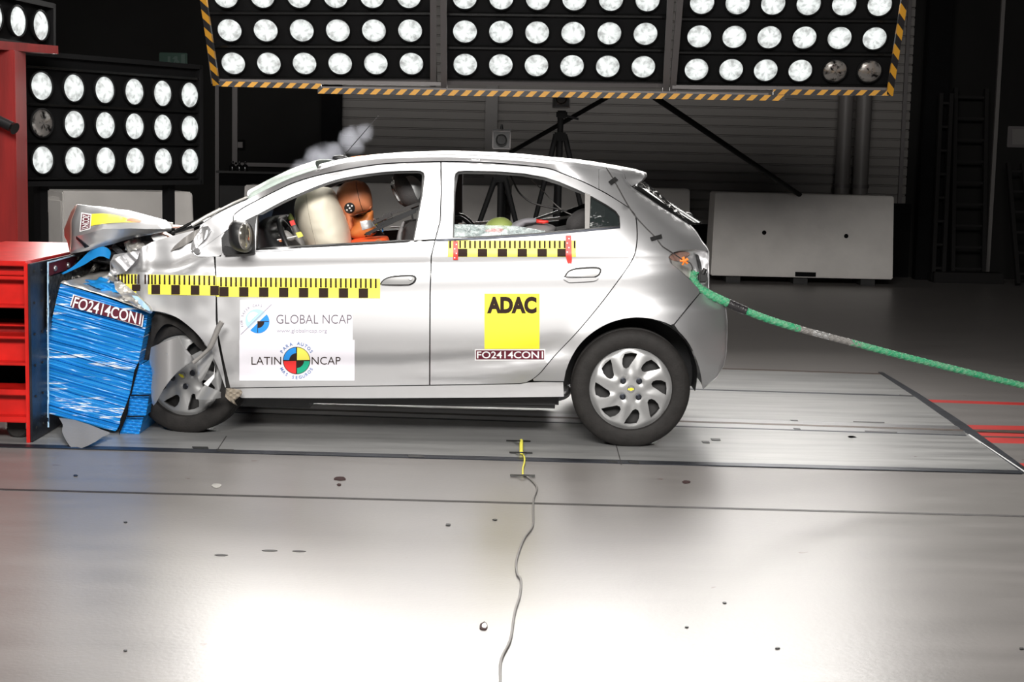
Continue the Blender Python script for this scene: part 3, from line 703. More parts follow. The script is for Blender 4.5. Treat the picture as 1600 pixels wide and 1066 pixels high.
# black steel braces and tripods
bar = tag(MB().tube([W(1020, 150, Y=14.5), W(1250, 305, Y=19.35)], .03, 10).obj('diagonal_brace', 'bframe'), 'black diagonal bar running down right to the concrete barrier', 'brace')
bar = tag(MB().tube([W(956, 148, Y=14.5), W(798, 238, Y=16.2)], .022, 10).obj('diagonal_brace', 'bframe'), 'black diagonal bar behind the tripods sloping down left', 'brace')
def tripod(px, py_top, y, label, spread, top='cam', pybox=None):
    t = W(px, py_top, Y=y); x = t.x
    e = empty('camera_tripod', (x, y, 0), label, 'tripod', 'camera tripods behind the car')
    MB().tube([(x, y, .75), (x, y, t.z - .25)], .028, 14).obj('centre_column', 'bframe', e)
    for k in range(3):
        a = math.radians(200 + 120 * k) if px < 800 else math.radians(215 + 120 * k); r = .52
        MB().tube([(x + .05 * math.cos(a), y + .05 * math.sin(a), t.z - .42), (x + r * math.cos(a), y + r * math.sin(a), .015)], [.026, .016], 10).obj('leg', 'bframe', e)
        MB().tube([(x, y, .9), (x + r * .6 * math.cos(a), y + r * .6 * math.sin(a), .62)], .009, 8).obj('strut', 'bframe', e)
    MB().box((x, y, t.z - .42), (.13, .13, .08), bev=.015).obj('collar', 'bframe', e); MB().box((x + .01, y, t.z - .22), (.10, .12, .07), bev=.012).obj('pan_head', 'bframe', e)
    MB().tube([(x + .02, y, t.z - .22), (x + .16, y - .06, t.z - .26)], .01, 8).obj('pan_handle', 'black', e)
    c = empty('high_speed_camera', (x, y, t.z - .16), label.replace('tripod', 'boxy camera on the tripod'), 'camera', 'high speed cameras')
    MB().box((x, y + .05, t.z - .08), (.145, .22, .16), bev=.008).obj('camera_body', 'black', c)
    MB().lathe([(.0, -.02), (.04, -.02), (.048, -.03), (.055, -.03), (.055, .03)], 24, 'Y', (x, y - .07, t.z - .08)).obj('lens', 'gloss', c)
    b = MB()
    for (dx, dz, w_, h_) in ((0, .078, .16, .008), (0, -.078, .16, .008), (.078, 0, .008, .16), (-.078, 0, .008, .16)): b.box((x + dx, y - .065, t.z - .08 + dz), (w_, .012, h_))
    b.obj('front_frame', 'frame', c, False)
    return c, x, t
tripod(877, 141, 14.2, 'black tripod standing taller behind the rear door', .5)
e, x, t = tripod(784, 205, 14.0, 'black tripod standing lower behind the rear window corner', .5)
MB().tube([(x, 14.0, t.z), (x, 14.0, t.z + .06)], [.02, .008], 10).obj('top_knob', 'black', e); MB().box((x, 14.0, t.z + .01), (.17, .03, .015)).obj('top_bar', 'black', e, False)

# ------------------------------------------------------------------ the car
car = empty('car', (-.3, YC, 0), 'silver five-door hatchback with crushed front end pressed into the blue barrier', 'car')
# outlines in photo coordinates
roof_sil = cr([(500, 258), (542, 247.8), (601, 241.8), (669, 238.8), (720, 238.8), (800, 242.4), (860, 248), (910, 252.8), (960, 260.5), (1000, 268)], 5)
roof_edge = cr([(496, 266), (542, 254), (601, 248), (669, 246), (720, 246.5), (800, 250.5), (860, 256), (910, 260.5), (960, 267.5), (1000, 275)], 5)
seam_top = cr([(365, 336), (383, 323), (428, 300), (460, 285.5), (500, 273.5), (557, 262), (613, 255), (689, 252.6), (745, 253.5), (795, 256.5), (852.5, 262.5), (881, 272), (913, 285), (950, 304), (982, 324)], 5)
pillar_edge = cr([(313, 352), (345.6, 331), (388, 311), (418, 295), (452, 279), (477, 270), (496, 264)], 4)
def part_of(c, x0, x1): return [p for p in c if x0 < p[0] < x1]
def at_x(c, x):
    for p, q in zip(c, c[1:]):
        if p[0] <= x <= q[0]: t = (x - p[0]) / (q[0] - p[0]); return (x, p[1] + t * (q[1] - p[1]))
# window openings
fwin = [(401, 336)] + cr([(401, 336), (440, 315), (472, 300.5), (500, 289), (534, 278.5), (584, 270.5), (618, 267.3), (650, 266.5)], 4)[1:] + [(657, 267), (662, 270), (663.6, 276), (660.5, 304), (654, 340), (647, 376.5), (600, 379), (500, 384.5), (430, 388), (399.6, 390)]
rwin = [(707, 372), (709, 300), (710, 278), (711.5, 271.5), (716, 267.6), (728, 266.7), (775, 267.5), (817, 270.7), (850, 276.5), (874, 284), (900, 295), (926, 307.5), (948, 320), (962, 329.5), (968, 338), (969.3, 354.5), (914, 359.5), (840, 366.3), (760, 371.5)]
front_arch = cr([(240, 486), (256, 488.5), (276, 496), (293, 508), (310, 524), (327, 547), (340, 573), (352, 606)], 4)
rear_arch = [(881, 621), (880.5, 600)] + cr([(884, 580), (892, 560), (906, 538), (928, 518), (958, 502.5), (994, 496), (1028, 500.5), (1054, 512), (1078, 539), (1093, 576), (1098, 608)], 4)
dr_split = [(689, 253), (689.5, 300), (688, 345), (680.5, 373), (674, 400), (672, 460), (671.5, 601.5)]
dr_rear = cr([(982, 324), (992, 336), (995, 352), (995, 380), (988, 406), (962, 444), (933, 482), (900, 521), (865, 558), (845, 582), (832, 593)], 4)
# front door
g = .9
fdoor = [(337, 401), (345, 401), (365, 356), (365, 337.5)] + [(x, y + g) for x, y in part_of(seam_top, 366, 688)] + [(x - 1.0, y) for x, y in dr_split] + [(520, 603.5), (382, 605.5), (360, 606), (356, 590), (349, 560), (341, 520), (339, 460)]
fd = sheet('front_door', fdoor, 'paint', car, [fwin], 7, mir=True)
rdoor = [(x + g, y) for x, y in dr_split][::-1] + [(x, y + g) for x, y in part_of(seam_top, 690, 981)] + [(x - g, y) for x, y in dr_rear] + [(822, 597.5), (812, 599), (740, 600.5)]
rdr = sheet('rear_door', rdoor, 'paint', car, [rwin], 7, mir=True)
# rocker, rear quarter, roof rail / pillar, front wing
rocker = [(356, 608), (382, 607), (520, 605), (672, 603), (740, 602), (812, 600.5), (826, 598), (850, 597), (880, 597.5), (881, 620), (760, 621.5), (560, 622.5), (378, 622), (366, 616)]
sheet('rocker_panel', rocker, 'paint', car, (), 6, mir=True, thick=.01)
quarter = [(x + g, y) for x, y in dr_rear][::-1][0:0]
quarter = [(936, 264.8)] + part_of(roof_edge, 937, 974) + [(975, 271), (977, 279), (986, 291), (1004, 303), (1030, 321), (1058, 339), (1078, 352), (1087, 362), (1097, 378), (1107, 392.5), (1085, 389.5), (1062, 391), (1048, 396), (1044.5, 402), (1047, 411), (1060, 421), (1078, 437), (1092, 452), (1093, 458), (1075, 479), (1053, 506)] + [p for p in rear_arch if p[0] < 1053][::-1][:-2] + [(881, 596), (850, 595.5), (834, 595.5)] + [(x + g, y) for x, y in dr_rear][::-1] + [(950, 303), (936, 295.3)]
qp = sheet('rear_quarter_panel', quarter, 'paint', car, (), 7, mir=True)
rail = pillar_edge + part_of(roof_edge, 497, 936) + [(935.5, 264), (935.5, 295.5)] + [(x, y - g) for x, y in part_of(seam_top, 366, 935)][::-1] + [(364, 338), (363, 353), (338, 372), (318, 386), (303, 397), (300, 392), (306, 375), (311, 360)]
def railoff(x, y):
    a = at_x(seam_top, x); b = at_x(roof_edge, x) or at_x(pillar_edge, x)
    if not a or not b or abs(a[1] - b[1]) < 1: return 0
    return -.036 * max(0, min(1, (a[1] - y) / (a[1] - b[1]))) * sstep(380, 440, x) * (1 - sstep(880, 934, x))
def railf(x, y): p = oncar(x, y); return W(x, y, Y=p.y + railoff(x, y))
sheet('roof_side_rail', rail, 'paint', car, (), 4, f=railf, mir=True)
wing = cr([(178, 398), (190, 396), (213, 392), (236, 379), (276, 367), (300, 361), (308, 362)], 3) + [(305, 378), (299, 394), (306, 400), (320, 399), (334, 402), (337, 440), (337, 500), (341, 540), (350, 585), (353, 605)] + front_arch[::-1] + [(236, 484), (226, 474), (212, 464), (198, 452), (186, 441), (178, 433), (172, 424), (172, 410)]
def fwing(x, y):
    p = oncar(x, y); q = .03 * math.exp(-((x - 196) / 14) ** 2 - ((y - 415) / 12) ** 2) - .03 * math.exp(-((x - 222) / 10) ** 2) * (1 if y < 425 else .2) + .025 * math.exp(-(((x - 300) + (y - 410) * 1.4) / 18) ** 2 - ((y - 412) / 14) ** 2)
    return W(x, y, Y=p.y + q)
sheet('front_wing', wing, 'paint_bent', car, (), 4.5, f=fwing, mir=True)
# dented flap at the wing nose
sheet('wing_fold', cr([(172, 409), (188, 400), (214, 392), (216, 401), (207, 414), (192, 427), (176, 430)], 3), 'paint_bent', car, (), 4, f=lambda x, y: W(x, y, Y=oncar(x, y).y - .015 - .05 * abs(math.sin((x - y) * .09))))
# rear bumper
bumper = [(1094, 459), (1107, 456.5), (1120, 466), (1134, 482), (1136, 500), (1136, 523), (1135, 550), (1131, 571), (1120, 589), (1098, 608)] + [p for p in rear_arch if p[0] > 1054][::-1][1:] + [(1054, 508)]
sheet('rear_bumper', bumper, 'paint', car, (), 6, mir=True)
0 and sheet('bumper_lip', [(1083, 604), (1098, 607.5), (1107, 601), (1120, 590), (1122, 592), (1100, 611), (1083, 607)], 'dark', car, (), 6, off=.006)

def loft(name, near_px, m, parent, nu=14, bulge=lambda t: (0, 0, 0), depth=None, smooth=True, thick=.004, closed=False, yfar=None):
    """surface from a near-side edge line across to its mirror on the far side"""
    N = [oncar(x, y) for x, y in near_px] if not isinstance(near_px[0], Vector) else near_px
    vs = []; fs = []
    for i, p in enumerate(N):
        for k in range(nu + 1):
            t = k / nu; y = lerp(p.y, 2 * YC - p.y, t); b = bulge(t, i / max(1, len(N) - 1)) ; vs.append(Vector((p.x + b[0], y + b[1], p.z + b[2])))
    w_ = nu + 1
    for i in range(len(N) - 1):
        for k in range(nu): fs.append((i * w_ + k, i * w_ + k + 1, (i + 1) * w_ + k + 1, (i + 1) * w_ + k))
    o = mesh(name, vs, fs, m, parent, smooth); md = o.modifiers.new('s', 'SOLIDIFY'); md.thickness = thick; md.offset = 0
    return o
# roof: rises from the rail edge over a tight shoulder to a nearly flat crown
RE = [railf(x, y) for x, y in roof_edge]
dz = [abs(W(a[0], a[1], Y=RE[i].y).z - RE[i].z) for i, a in enumerate(roof_sil)]
def roofb():
    vs = []; fs = []; nu = 26
    for i, p in enumerate(RE):
        top = W(roof_sil[i][0], roof_sil[i][1], Y=p.y + .12).z - p.z
        for k in range(nu + 1):
            t = k / nu; y = lerp(p.y, 2 * YC - p.y, t); s_ = min(t, 1 - t) * 2 * (YC - p.y)  # metres from edge
            z = p.z + top * (1 - max(0, 1 - s_ / .12) ** 2.2); vs.append(Vector((p.x, y, z + .008 * math.sin(PI * t))))
    w_ = nu + 1
    for i in range(len(RE) - 1):
        for k in range(nu): fs.append((i * w_ + k, i * w_ + k + 1, (i + 1) * w_ + k + 1, (i + 1) * w_ + k))
    o = mesh('roof', vs, fs, 'paint', car); md = o.modifiers.new('s', 'SOLIDIFY'); md.thickness = .006; md.offset = 0; return o
roof = roofb()
rz = lambda px, py: W(px, py, Y=8.45)
# orange reference stripe and antenna on the roof
sheet('roof_marking', rectpx(551, 243.5, 600, 249), 'orope', car, f=lambda x, y: W(x, 0, Y=8.5) * 0 + Vector((W(x, 243, Y=8.42).x, 8.32 + (y - 243) * .05, interp(x, [(551, W(551, 245.6, Y=8.42).z), (600, W(600, 241.3, Y=8.42).z)]) + .003)), thick=.002, inward=(0, 0, -1))
ab = W(534, 247, Y=8.75); at_ = W(591, 181, Y=8.75)
MB().tube([ab, ab + (at_ - ab) * .99, at_], [.0035, .0015, .003], 8).obj('antenna', 'black', car)
MB().ell(ab + Vector((-.01, 0, 0)), (.045, .018, .016)).obj('antenna_base', 'black', car)
for i in range(4):
    p = W(709 + i * 4.5, 241 + (i == 3) * 2, Y=8.5); MB().tube([p - Vector((0, 0, .012)), p + Vector((.003, 0, .012 - .004 * i))], .005, 8).obj('roof_peg', 'white', car)
# spoiler
sp = [(969, 262.5), (985, 265), (1000, 267.5), (1005.5, 270), (1007.5, 275), (1003, 281.5), (996, 287), (987, 291), (979, 283), (975.5, 272)]
sheet('spoiler', sp, 'paint', car, (), 4, f=lambda x, y: W(x, y, Y=oncar(x, y).y - .004), mir=True)
def strip_x(px_list, name, m, bul=.05, par=car, nu=14): return loft(name, px_list, m, par, nu, lambda t, i: (bul * (1 - (2 * t - 1) ** 4), 0, 0))
strip_x([(971, 266), (985, 266), (1000, 268.5), (1006, 271), (1007, 275.5), (1002, 282), (994, 288)], 'spoiler_blade', 'paint', .03)
rg = cr([(989, 291), (1004, 302), (1030, 320), (1058, 338), (1078, 351)], 4)
rw = strip_x(rg, 'rear_window', 'gloss', .10)
# crazed outer edge of the rear glass
sheet('cracked_glass_edge', [(990, 289), (1007, 284), (1023, 296), (1040, 311), (1060, 330), (1077, 349), (1068, 344), (1050, 328), (1030, 311), (1010, 296)], 'gloss', car, (), 4, f=lambda x, y: W(x, y, Y=8.22 + .010 * noise.noise(Vector((x * .3, y * .5, 0)))))
for i in range(9):
    t = i / 9; x0 = 1000 + 68 * t; y0 = 287 + 55 * t
    MB().tube([W(x0 + q * 2.2, y0 + q * 2.0 - 3 + 1.2 * math.sin(q * 2 + i), Y=8.20) for q in range(5)], .0010, 6).obj('glass_crack', 'gwire', car)
MB().ell(W(1074, 341, Y=8.86), (.035, .03, .035)).obj('wiper_hub', 'black', car); MB().tube([W(1074, 340, Y=8.8), W(1079, 350, Y=8.7), W(1060, 352, Y=8.4)], .007, 8).obj('rear_wiper', 'black', car)
strip_x(cr([(1078, 352), (1087, 362), (1097, 378), (1107, 393), (1107, 420), (1107, 456)], 4), 'tailgate', 'paint', .02)
strip_x([(1107, 457), (1121, 467), (1134, 482), (1136, 500), (1136, 523), (1135, 550), (1131, 571), (1120, 590), (1098, 608)], 'bumper_rear_face', 'paint', .02)
# open tail light recess
cav = [(1044, 402), (1052, 394), (1066, 390), (1085, 389), (1108, 393), (1108, 456), (1093, 458), (1078, 437), (1060, 421), (1047, 412)]
def cavf(x, y): p = oncar(x, y); d = min(1, min((x - 1043) / 22, (1110 - x) / 10, (y - 387) / 14)); return W(x, y, Y=p.y + .01 + .07 * max(0, d))
cavo = sheet('tail_light_recess', cav, 'paint_bent', car, (), 4, f=cavf)
sheet('bare_metal', cr([(1045.5, 402), (1053, 396), (1066, 393.5), (1078, 396), (1070, 404), (1060, 408), (1050, 407)], 3), 'lampred', cavo, (), 4, f=lambda x, y: cavf(x, y) + Vector((0, -.006, 0)))
sheet('lamp_housing', cr([(1048, 406), (1058, 409), (1070, 413), (1080, 420), (1082, 432), (1076, 434), (1062, 422), (1050, 413)], 3), 'foil', cavo, (), 4, f=lambda x, y: cavf(x, y) + Vector((0, -.02, 0)))
sheet('seal_strip', cr([(1086, 397), (1091, 399), (1095, 412), (1097, 426), (1093, 425), (1089, 412)], 3), 'black', cavo, (), 4, f=lambda x, y: cavf(x, y) + Vector((0, -.012, 0)))
MB().box(W(1098, 433, Y=8.22), (.045, .05, .06), bev=.008).obj('latch_block', 'black', cavo); MB().tube([W(1098, 428, Y=8.2), W(1102, 420, Y=8.2)], .012, 10).obj('latch_pin', 'black', cavo)
# fuel/tow bracket white plate below recess
# dark inner structure seen through gaps
inner = [(340, 400), (368, 330), (428, 292), (500, 266), (557, 256), (640, 250), (740, 250), (850, 259), (935, 292), (985, 322), (1004, 340), (1040, 400), (1080, 445), (1060, 480), (1048, 505), (1000, 492), (940, 505), (895, 545), (876, 610), (400, 612), (357, 600), (345, 540), (330, 500), (280, 480), (250, 470), (225, 450), (260, 420)]
shr = lambda pl, d: [(x + d * (1 if x < 560 else -1) * 0, y) for x, y in pl]
sheet('inner_body_shell', inner, 'dark', car, [[(x, y) for x, y in fwin], [(x, y) for x, y in rwin]], 10, off=.045, thick=.02, mir=True)
# window rubber seals: rings just inside the openings
def inset(poly, d):
    n = len(poly); out = []; A = sum(poly[i][0] * poly[(i + 1) % n][1] - poly[(i + 1) % n][0] * poly[i][1] for i in range(n)); sg = 1 if A > 0 else -1
    for i in range(n):
        a, b, c = poly[i - 1], poly[i], poly[(i + 1) % n]; t = Vector((c[0] - a[0], c[1] - a[1])).normalized(); dd = d(b) if callable(d) else d; out.append((b[0] - t.y * sg * dd, b[1] + t.x * sg * dd))
    return out
sheet('window_seal', inset(fwin, -.6), 'seal', fd, [inset(fwin, lambda p: 4.2 if p[1] < 300 or p[0] < 480 and p[1] < 335 else 2.2)], 5, off=.006, thick=.03, mir=False)
sheet('window_seal', inset(rwin, -.6), 'seal', rdr, [inset(rwin, lambda p: 5 if p[1] < 300 else 2.4)], 5, off=.006, thick=.03)
sheet('belt_moulding', [(400, 388.5), (430, 387), (500, 383.8), (600, 378.5), (648, 375.3), (679, 373.5), (679, 376), (600, 381), (500, 386.3), (430, 389.8), (400, 391)], 'gloss', fd, (), 6, off=-.008, thick=.012)
sheet('belt_strip', [(400, 391.3), (430, 390), (500, 386.5), (600, 381.3), (679, 376.3), (679, 378.3), (600, 383.5), (500, 388.9), (430, 392.5), (400, 393.5)], 'steel', fd, (), 6, off=-.006, thick=.01)
sheet('belt_moulding', [(681, 373.5), (705, 373), (760, 370.8), (840, 365.8), (914, 359), (969, 354), (969, 356.4), (914, 361.8), (840, 368.3), (760, 373.6), (705, 376.4), (681, 376.5)], 'dsteel', rdr, (), 6, off=-.006, thick=.012)
sheet('window_divider', [(914, 300.5), (922.5, 304.5), (921, 357), (914, 358)], 'plastic_grey', rdr, (), 5, off=.0, thick=.02)
sheet('quarter_glass', [(923, 306.5), (945, 319.5), (961, 330), (966.5, 338), (967.5, 353), (922, 355.5)], 'tint', rdr, (), 6, off=.012)
sheet('broken_glass', [(707, 350.5), (730, 350.5), (755, 352), (804, 353), (830, 357), (852, 361.5), (850, 366), (760, 371.5), (707, 374)], 'shard', rdr, (), 6, off=.02)
# pillar base: black mirror triangle, wing mirror
tri = sheet('mirror_triangle', [(401, 335.5), (398, 365), (399, 392), (370, 398), (350, 399), (347, 392), (346, 372), (352, 362), (368, 352)], 'black', fd, (), 6, off=-.004, thick=.01)
def mir_house():
    c = W(379, 369, Y=7.93); bm = bmesh.new(); bmesh.ops.create_uvsphere(bm, u_segments=28, v_segments=18, radius=1)
    for v in bm.verts:
        x, y, z = v.co; x2 = math.copysign(abs(x) ** .8, x); z2 = math.copysign(abs(z) ** .75, z)
        v.co = c + Vector((x2 * .072 * (1 if x < 0 else .75) , y * .11, z2 * .083 - .012 * x2))
    bmesh.ops.recalc_face_normals(bm, faces=bm.faces[:])
    o = MB().bm(bm).obj('wing_mirror', 'black', tri)
    sheet('mirror_rim', circ(383, 369, 10.5, 28, ry=21.5), 'plastic_grey', tri, (), 3, f=onobj(o, .002), thick=.004); sheet('mirror_glass', circ(382.8, 368.5, 8.3, 24, ry=19), 'mirror', tri, (), 3, f=onobj(o, .007), thick=.004)
mir_house()
sheet('mirror_stalk', [(350, 385), (372, 388), (398, 392), (398, 396), (370, 398), (350, 399)], 'black', tri, (), 5, off=-.03, thick=.03)
# bent black pillar trims and exposed pillar foot
sheet('pillar_foot', cr([(303, 398), (312, 388), (328, 371), (340, 364), (350, 362), (349, 378), (346, 398), (330, 401), (312, 401)], 3), 'paint_bent', car, (), 4, off=.004)
MB().tube([oncar(309, 392) + Vector((0, -.01, 0)), oncar(309, 392) + Vector((0, -.022, 0))], .016, 14).obj('bolt', 'steel', car)
for pts in ([(266, 393), (273, 384), (288, 371), (303, 361), (314, 356), (318, 351), (311, 363), (303, 374), (288, 384)], [(299, 380), (308, 366), (316, 355), (325, 353), (330, 360), (322, 372), (312, 382), (303, 394), (298, 390)]):
    sheet('crumpled_trim', pts, 'plastic_grey' if pts[0][0] == 266 else 'paint_bent', car, (), 4, f=lambda x, y: W(x, y, Y=oncar(x, y).y - .02 + .012 * math.sin(x * .35 + y * .1)), thick=.004)
# windshield, cowl
pe = [railf(x, y) for x, y in pillar_edge]
ws = [p for p, q in zip(pe, pillar_edge) if q[0] >= 386]
def wsb(t, i): k = 1 - (2 * t - 1) ** 4; return (-.05 * k, 0, .045 * k)
loft('windshield', ws, 'shield', car, 14, wsb)
cw = [p for p, q in zip(pe, pillar_edge) if q[0] <= 390]
loft('cowl', [oncar(268, 366), oncar(290, 360)] + cw, 'black', car, 12, lambda t, i: (-.03 * math.sin(PI * t), 0, .03 * math.sin(PI * t)))
for i, (a, b, r) in enumerate((((268, 365), (322, 338), .008), ((300, 352), (345, 327), .010), ((344, 328), (386, 308.5), .007), ((282, 361), (318, 347), .005))):
    MB().tube([W(a[0], a[1], Y=8.15), W((a[0] + b[0]) / 2, (a[1] + b[1]) / 2 - 1, Y=8.17), W(b[0], b[1], Y=8.2)], r, 8).obj('wiper_arm' if i % 2 == 0 else 'bent_trim_strip', 'foil' if i in (1, 2) else 'gloss', car)
# door handles
for (x0, y0, x1, y1, d_, kh) in ((593, 429.5, 651, 446, fd, 'keyhole'), (881, 417, 940, 441, rdr, None)):
    h = y1 - y0; hy = y1 if kh else y1 - 7
    cup = cr([(x0, hy - 1), (x0 + 6, y0 + 7), (x0 + 18, y0 + 2), (x0 + 40, y0), (x1 - 5, y0 + .5), (x1, y0 + 5), (x1 - 3, hy - 4), (x1 - 10, hy)], 3)
    q = sheet('handle_recess', cup, 'dark', d_, (), 3, off=-.0015, thick=.004)
    hb = cr([(x0 + 3, hy - 2), (x0 + 8, y0 + 8), (x0 + 20, y0 + 4), (x0 + 42, y0 + 2.4), (x1 - 6, y0 + 3), (x1 - 3, y0 + 6), (x1 - 6, hy - 5), (x1 - 12, hy - 2)], 3)
    sheet('door_handle', hb, 'hub', d_, (), 3, f=lambda x, y: oncar(x, y) + Vector((0, -.016 - .008 * math.sin(max(0, min(1, (x - x0) / (x1 - x0))) * PI), 0)), thick=.012)
    if kh: sheet('keyhole', circ(642, 434.5, 2.6, 12), 'white', d_, f=lambda x, y: oncar(x, y) + Vector((0, -.030, 0)))
    else: sheet('door_handle', cr([(x0 + 1, y1 - 4), (x0 + 4, hy + 1), (x1 - 10, hy - .5), (x1 - 6, hy + 1), (x1 - 14, y1 - 2), (x0 + 8, y1)], 3), 'paint', d_, f=lambda x, y: oncar(x, y) + Vector((0, -.014, 0)), thick=.010)

# ---- wheels
def tire_profile(R, w_): return [(R - .096, w_ * .40), (R - .092, w_ * .46), (R - .075, w_ * .5), (R - .035, w_ * .49), (R - .012, w_ * .44), (R, w_ * .34), (R - .002, w_ * .2), (R - .006, w_ * .19), (R - .006, w_ * .17), (R, w_ * .16), (R, .012), (R - .006, .010), (R - .006, -.010), (R, -.012), (R, -w_ * .16), (R - .006, -w_ * .17), (R - .006, -w_ * .19), (R - .002, -w_ * .2), (R, -w_ * .34), (R - .012, -w_ * .44), (R - .035, -w_ * .49), (R - .075, -w_ * .5), (R - .092, -w_ * .46), (R - .096, -w_ * .40), (R - .096, w_ * .40)]
def wheel(c, yaw, name_hint, full=True, roll=0, crushed=False):
    c = Vector(c); R = Matrix.Rotation(yaw, 3, 'Z') @ Matrix.Rotation(roll, 3, 'Y'); RT = .3165
    b = MB(); b.lathe([(.0, -.02), (.19, -.02), (.2, -.055), (.205, .06), (.0, .06)], 40, 'Y', c, R); rim = b.obj('wheel', 'dark', car)
    b = MB(); b.lathe(tire_profile(RT, .185), 72, 'Y', c, R); t = b.obj('tire', 'rubber', rim)
    if crushed:
        pass
    if not full: return rim
    RH = .222; holes = []
    for i in range(8):
        a = 2 * PI * i / 8; h = []
        for (r, th) in ((.52, .12), (.50, .26), (.55, .36), (.64, .36), (.75, .30), (.85, .20), (.86, .02), (.86, -.16), (.76, -.12), (.63, -.01)):
            h.append((RH * r * math.cos(a + th), RH * r * math.sin(a + th)))
        holes.append(h[::-1])
    def hf(x, z):
        r = math.hypot(x, z) / RH; a = (math.atan2(z, x) * 8 / (2 * PI)) % 1
        y = -.070 - .022 * (1 - r ** 2) + .010 * sstep(.9, 1, r) + .005 * math.sin(a * 2 * PI + 1) * sstep(.3, .5, r) * (1 - sstep(.86, .95, r)) + .012 * math.exp(-((r - .27) / .06) ** 2) * abs(math.cos(2 * math.atan2(z, x) + PI / 2)) ** 3
        return c + R @ Vector((x, y, z))
    hub = sheet('hubcap', circ(0, 0, RH, 96), 'hub', rim, holes, .011, f=hf, thick=.014, inward=tuple(R @ Vector((0, 1, 0))))
    for i in range(4):
        a = PI / 4 + i * PI / 2; p = Vector((RH * .27 * math.cos(a), -.094, RH * .27 * math.sin(a)))
        MB().lathe([(.0001, -.012), (.007, -.012), (.010, -.008), (.012, .004), (.016, .006)], 16, 'Y', c + R @ p, R).obj('lug_nut', 'dsteel', hub)
    MB().lathe([(.0001, -.006), (.018, -.005), (.022, .004)], 20, 'Y', c + R @ Vector((0, -.093, 0)), R).obj('centre_cap', 'steel', hub)
    sheet('emblem', [(-.016, .004), (-.005, .004), (-.005, .008), (.007, .008), (.007, .004), (.016, .004), (.013, -.005), (.005, -.005), (.005, -.008), (-.006, -.008), (-.006, -.005), (-.018, -.005)], 'yellow', hub, (), .01, f=lambda x, z: c + R @ Vector((x, -.1005, z)), thick=.002)
    return rim
wc = W(986, 604, Y=8.04 + .0)
wheel((wc.x, 8.04 + .0925, .3165), 0, 'rear')
wheel((wc.x, 2 * YC - 8.135, .3165), PI, 'far rear', False)
fc = W(293, 607, Y=8.10)
wheel((fc.x - .02, 8.25, .3165), math.radians(-13), 'front', roll=.5)
wheel((fc.x - .05, 2 * YC - 8.17, .3165), PI, 'far front', False)
# wheel well liners
for (cx, cz, r, n0, n1) in ((wc.x, .335, .37, -.15, PI + .2),):
    b = MB(); prof = []
    for i in range(25): a = lerp(n0, n1, i / 24); prof.append((cx + r * math.cos(a), cz + r * math.sin(a)))
    vs = []
    for (x, z) in prof: vs += [(x, surf(x, z) + .03, z), (x, 8.45, z)]
    b.add(vs, [(2 * i, 2 * i + 1, 2 * i + 3, 2 * i + 2) for i in range(24)]); b.add([(cx, 8.45, cz)] + [(x, 8.45, z) for x, z in prof], [(0, i + 1, i + 2) for i in range(24)]); b.obj('wheel_arch_liner', 'black', car)
liner = cr([(243, 490), (262, 491), (290, 505), (318, 530), (338, 565), (350, 604), (340, 612), (300, 600), (255, 590), (236, 560), (236, 500)], 3)
sheet('wheel_arch_liner', liner, 'dark', car, (), 8, f=lambda x, y: W(x, y, Y=8.36 + .03 * math.sin(x * .08)))
sheet('liner_flap', cr([(243, 488), (256, 490), (280, 498), (306, 521), (325, 546), (333, 556), (315, 548), (290, 522), (270, 508), (256, 508), (244, 522), (236, 540), (237, 500)], 3), 'rubber', car, (), 5, f=lambda x, y: W(x, y, Y=8.13 + .02 * math.sin(x * .12)))
# torn bumper piece, strut
sheet('torn_bumper_corner', cr([(236, 543), (250, 537), (279, 526.5)], 2) + cr([(290, 545), (303.6, 563.6), (290, 572), (272, 587), (255, 609), (240, 634), (236, 612), (238, 585), (233, 563)], 3), 'paint_bent', car, [circ(261, 553.5, 1.8, 8)], 4, f=lambda x, y: W(x, y, Y=7.86 + .00035 * (x - 262) ** 2 * .25 + .0012 * (y - 560)))
MB().tube([W(x, y, Y=7.93) for x, y in cr([(302, 567), (316, 555), (328, 543), (335, 528), (341, 513), (347, 503)], 4)], [.010] * 8 + [.015] * 13, 10).obj('dangling_strut', 'plastic_grey', car)
for pts, m in (([(308, 560), (330, 545), (334, 558), (322, 585), (313, 600), (309, 590)], 'hub'), ([(318, 600), (334, 585), (336, 570), (335, 590), (325, 604)], 'white'), ([(305, 616), (320, 602), (345, 613), (345, 622), (325, 625), (306, 624)], 'hub')):
    sheet('broken_hubcap_piece', pts, m, car, (), 4, f=lambda x, y: W(x, y, Y=7.99 + .02 * math.sin(x * .15 + y * .11)))
sheet('sill_end_cap', cr([(353, 607), (376, 609), (377, 618), (366, 627), (371, 634), (360, 628), (352, 620)], 2), 'tan', car, (), 4, f=lambda x, y: W(x, y, Y=8.03 + .01 * math.sin(x)))
# underbody
x0, x1 = oncar(400, 600).x, oncar(875, 600).x
MB().box(((x0 + x1) / 2, YC, .235), (x1 - x0, 1.34, .12), bev=.02).obj('floor_pan', 'black', car, False)
xs0, xs1 = W(330, 600, Y=8.5).x, W(500, 600, Y=8.5).x
MB().box(((xs0 + xs1) / 2, YC, .21), (xs1 - xs0, 1.15, .16), bev=.03).obj('front_subframe', 'black', car, False)
MB().tube([(W(865, 600, Y=8.4).x, 8.3, .24), (W(865, 600, Y=8.4).x, 9.4, .24)], .035, 12).obj('rear_axle', 'black', car)
MB().ell((W(862, 636, Y=8.7).x, 8.7, .20), (.11, .3, .045)).obj('silencer', 'steel', car)
MB().box((W(745, 600, Y=YC).x, YC, .55), (.9, 1.3, .4), bev=.05).obj('rear_seat_cushion', 'seat', car)

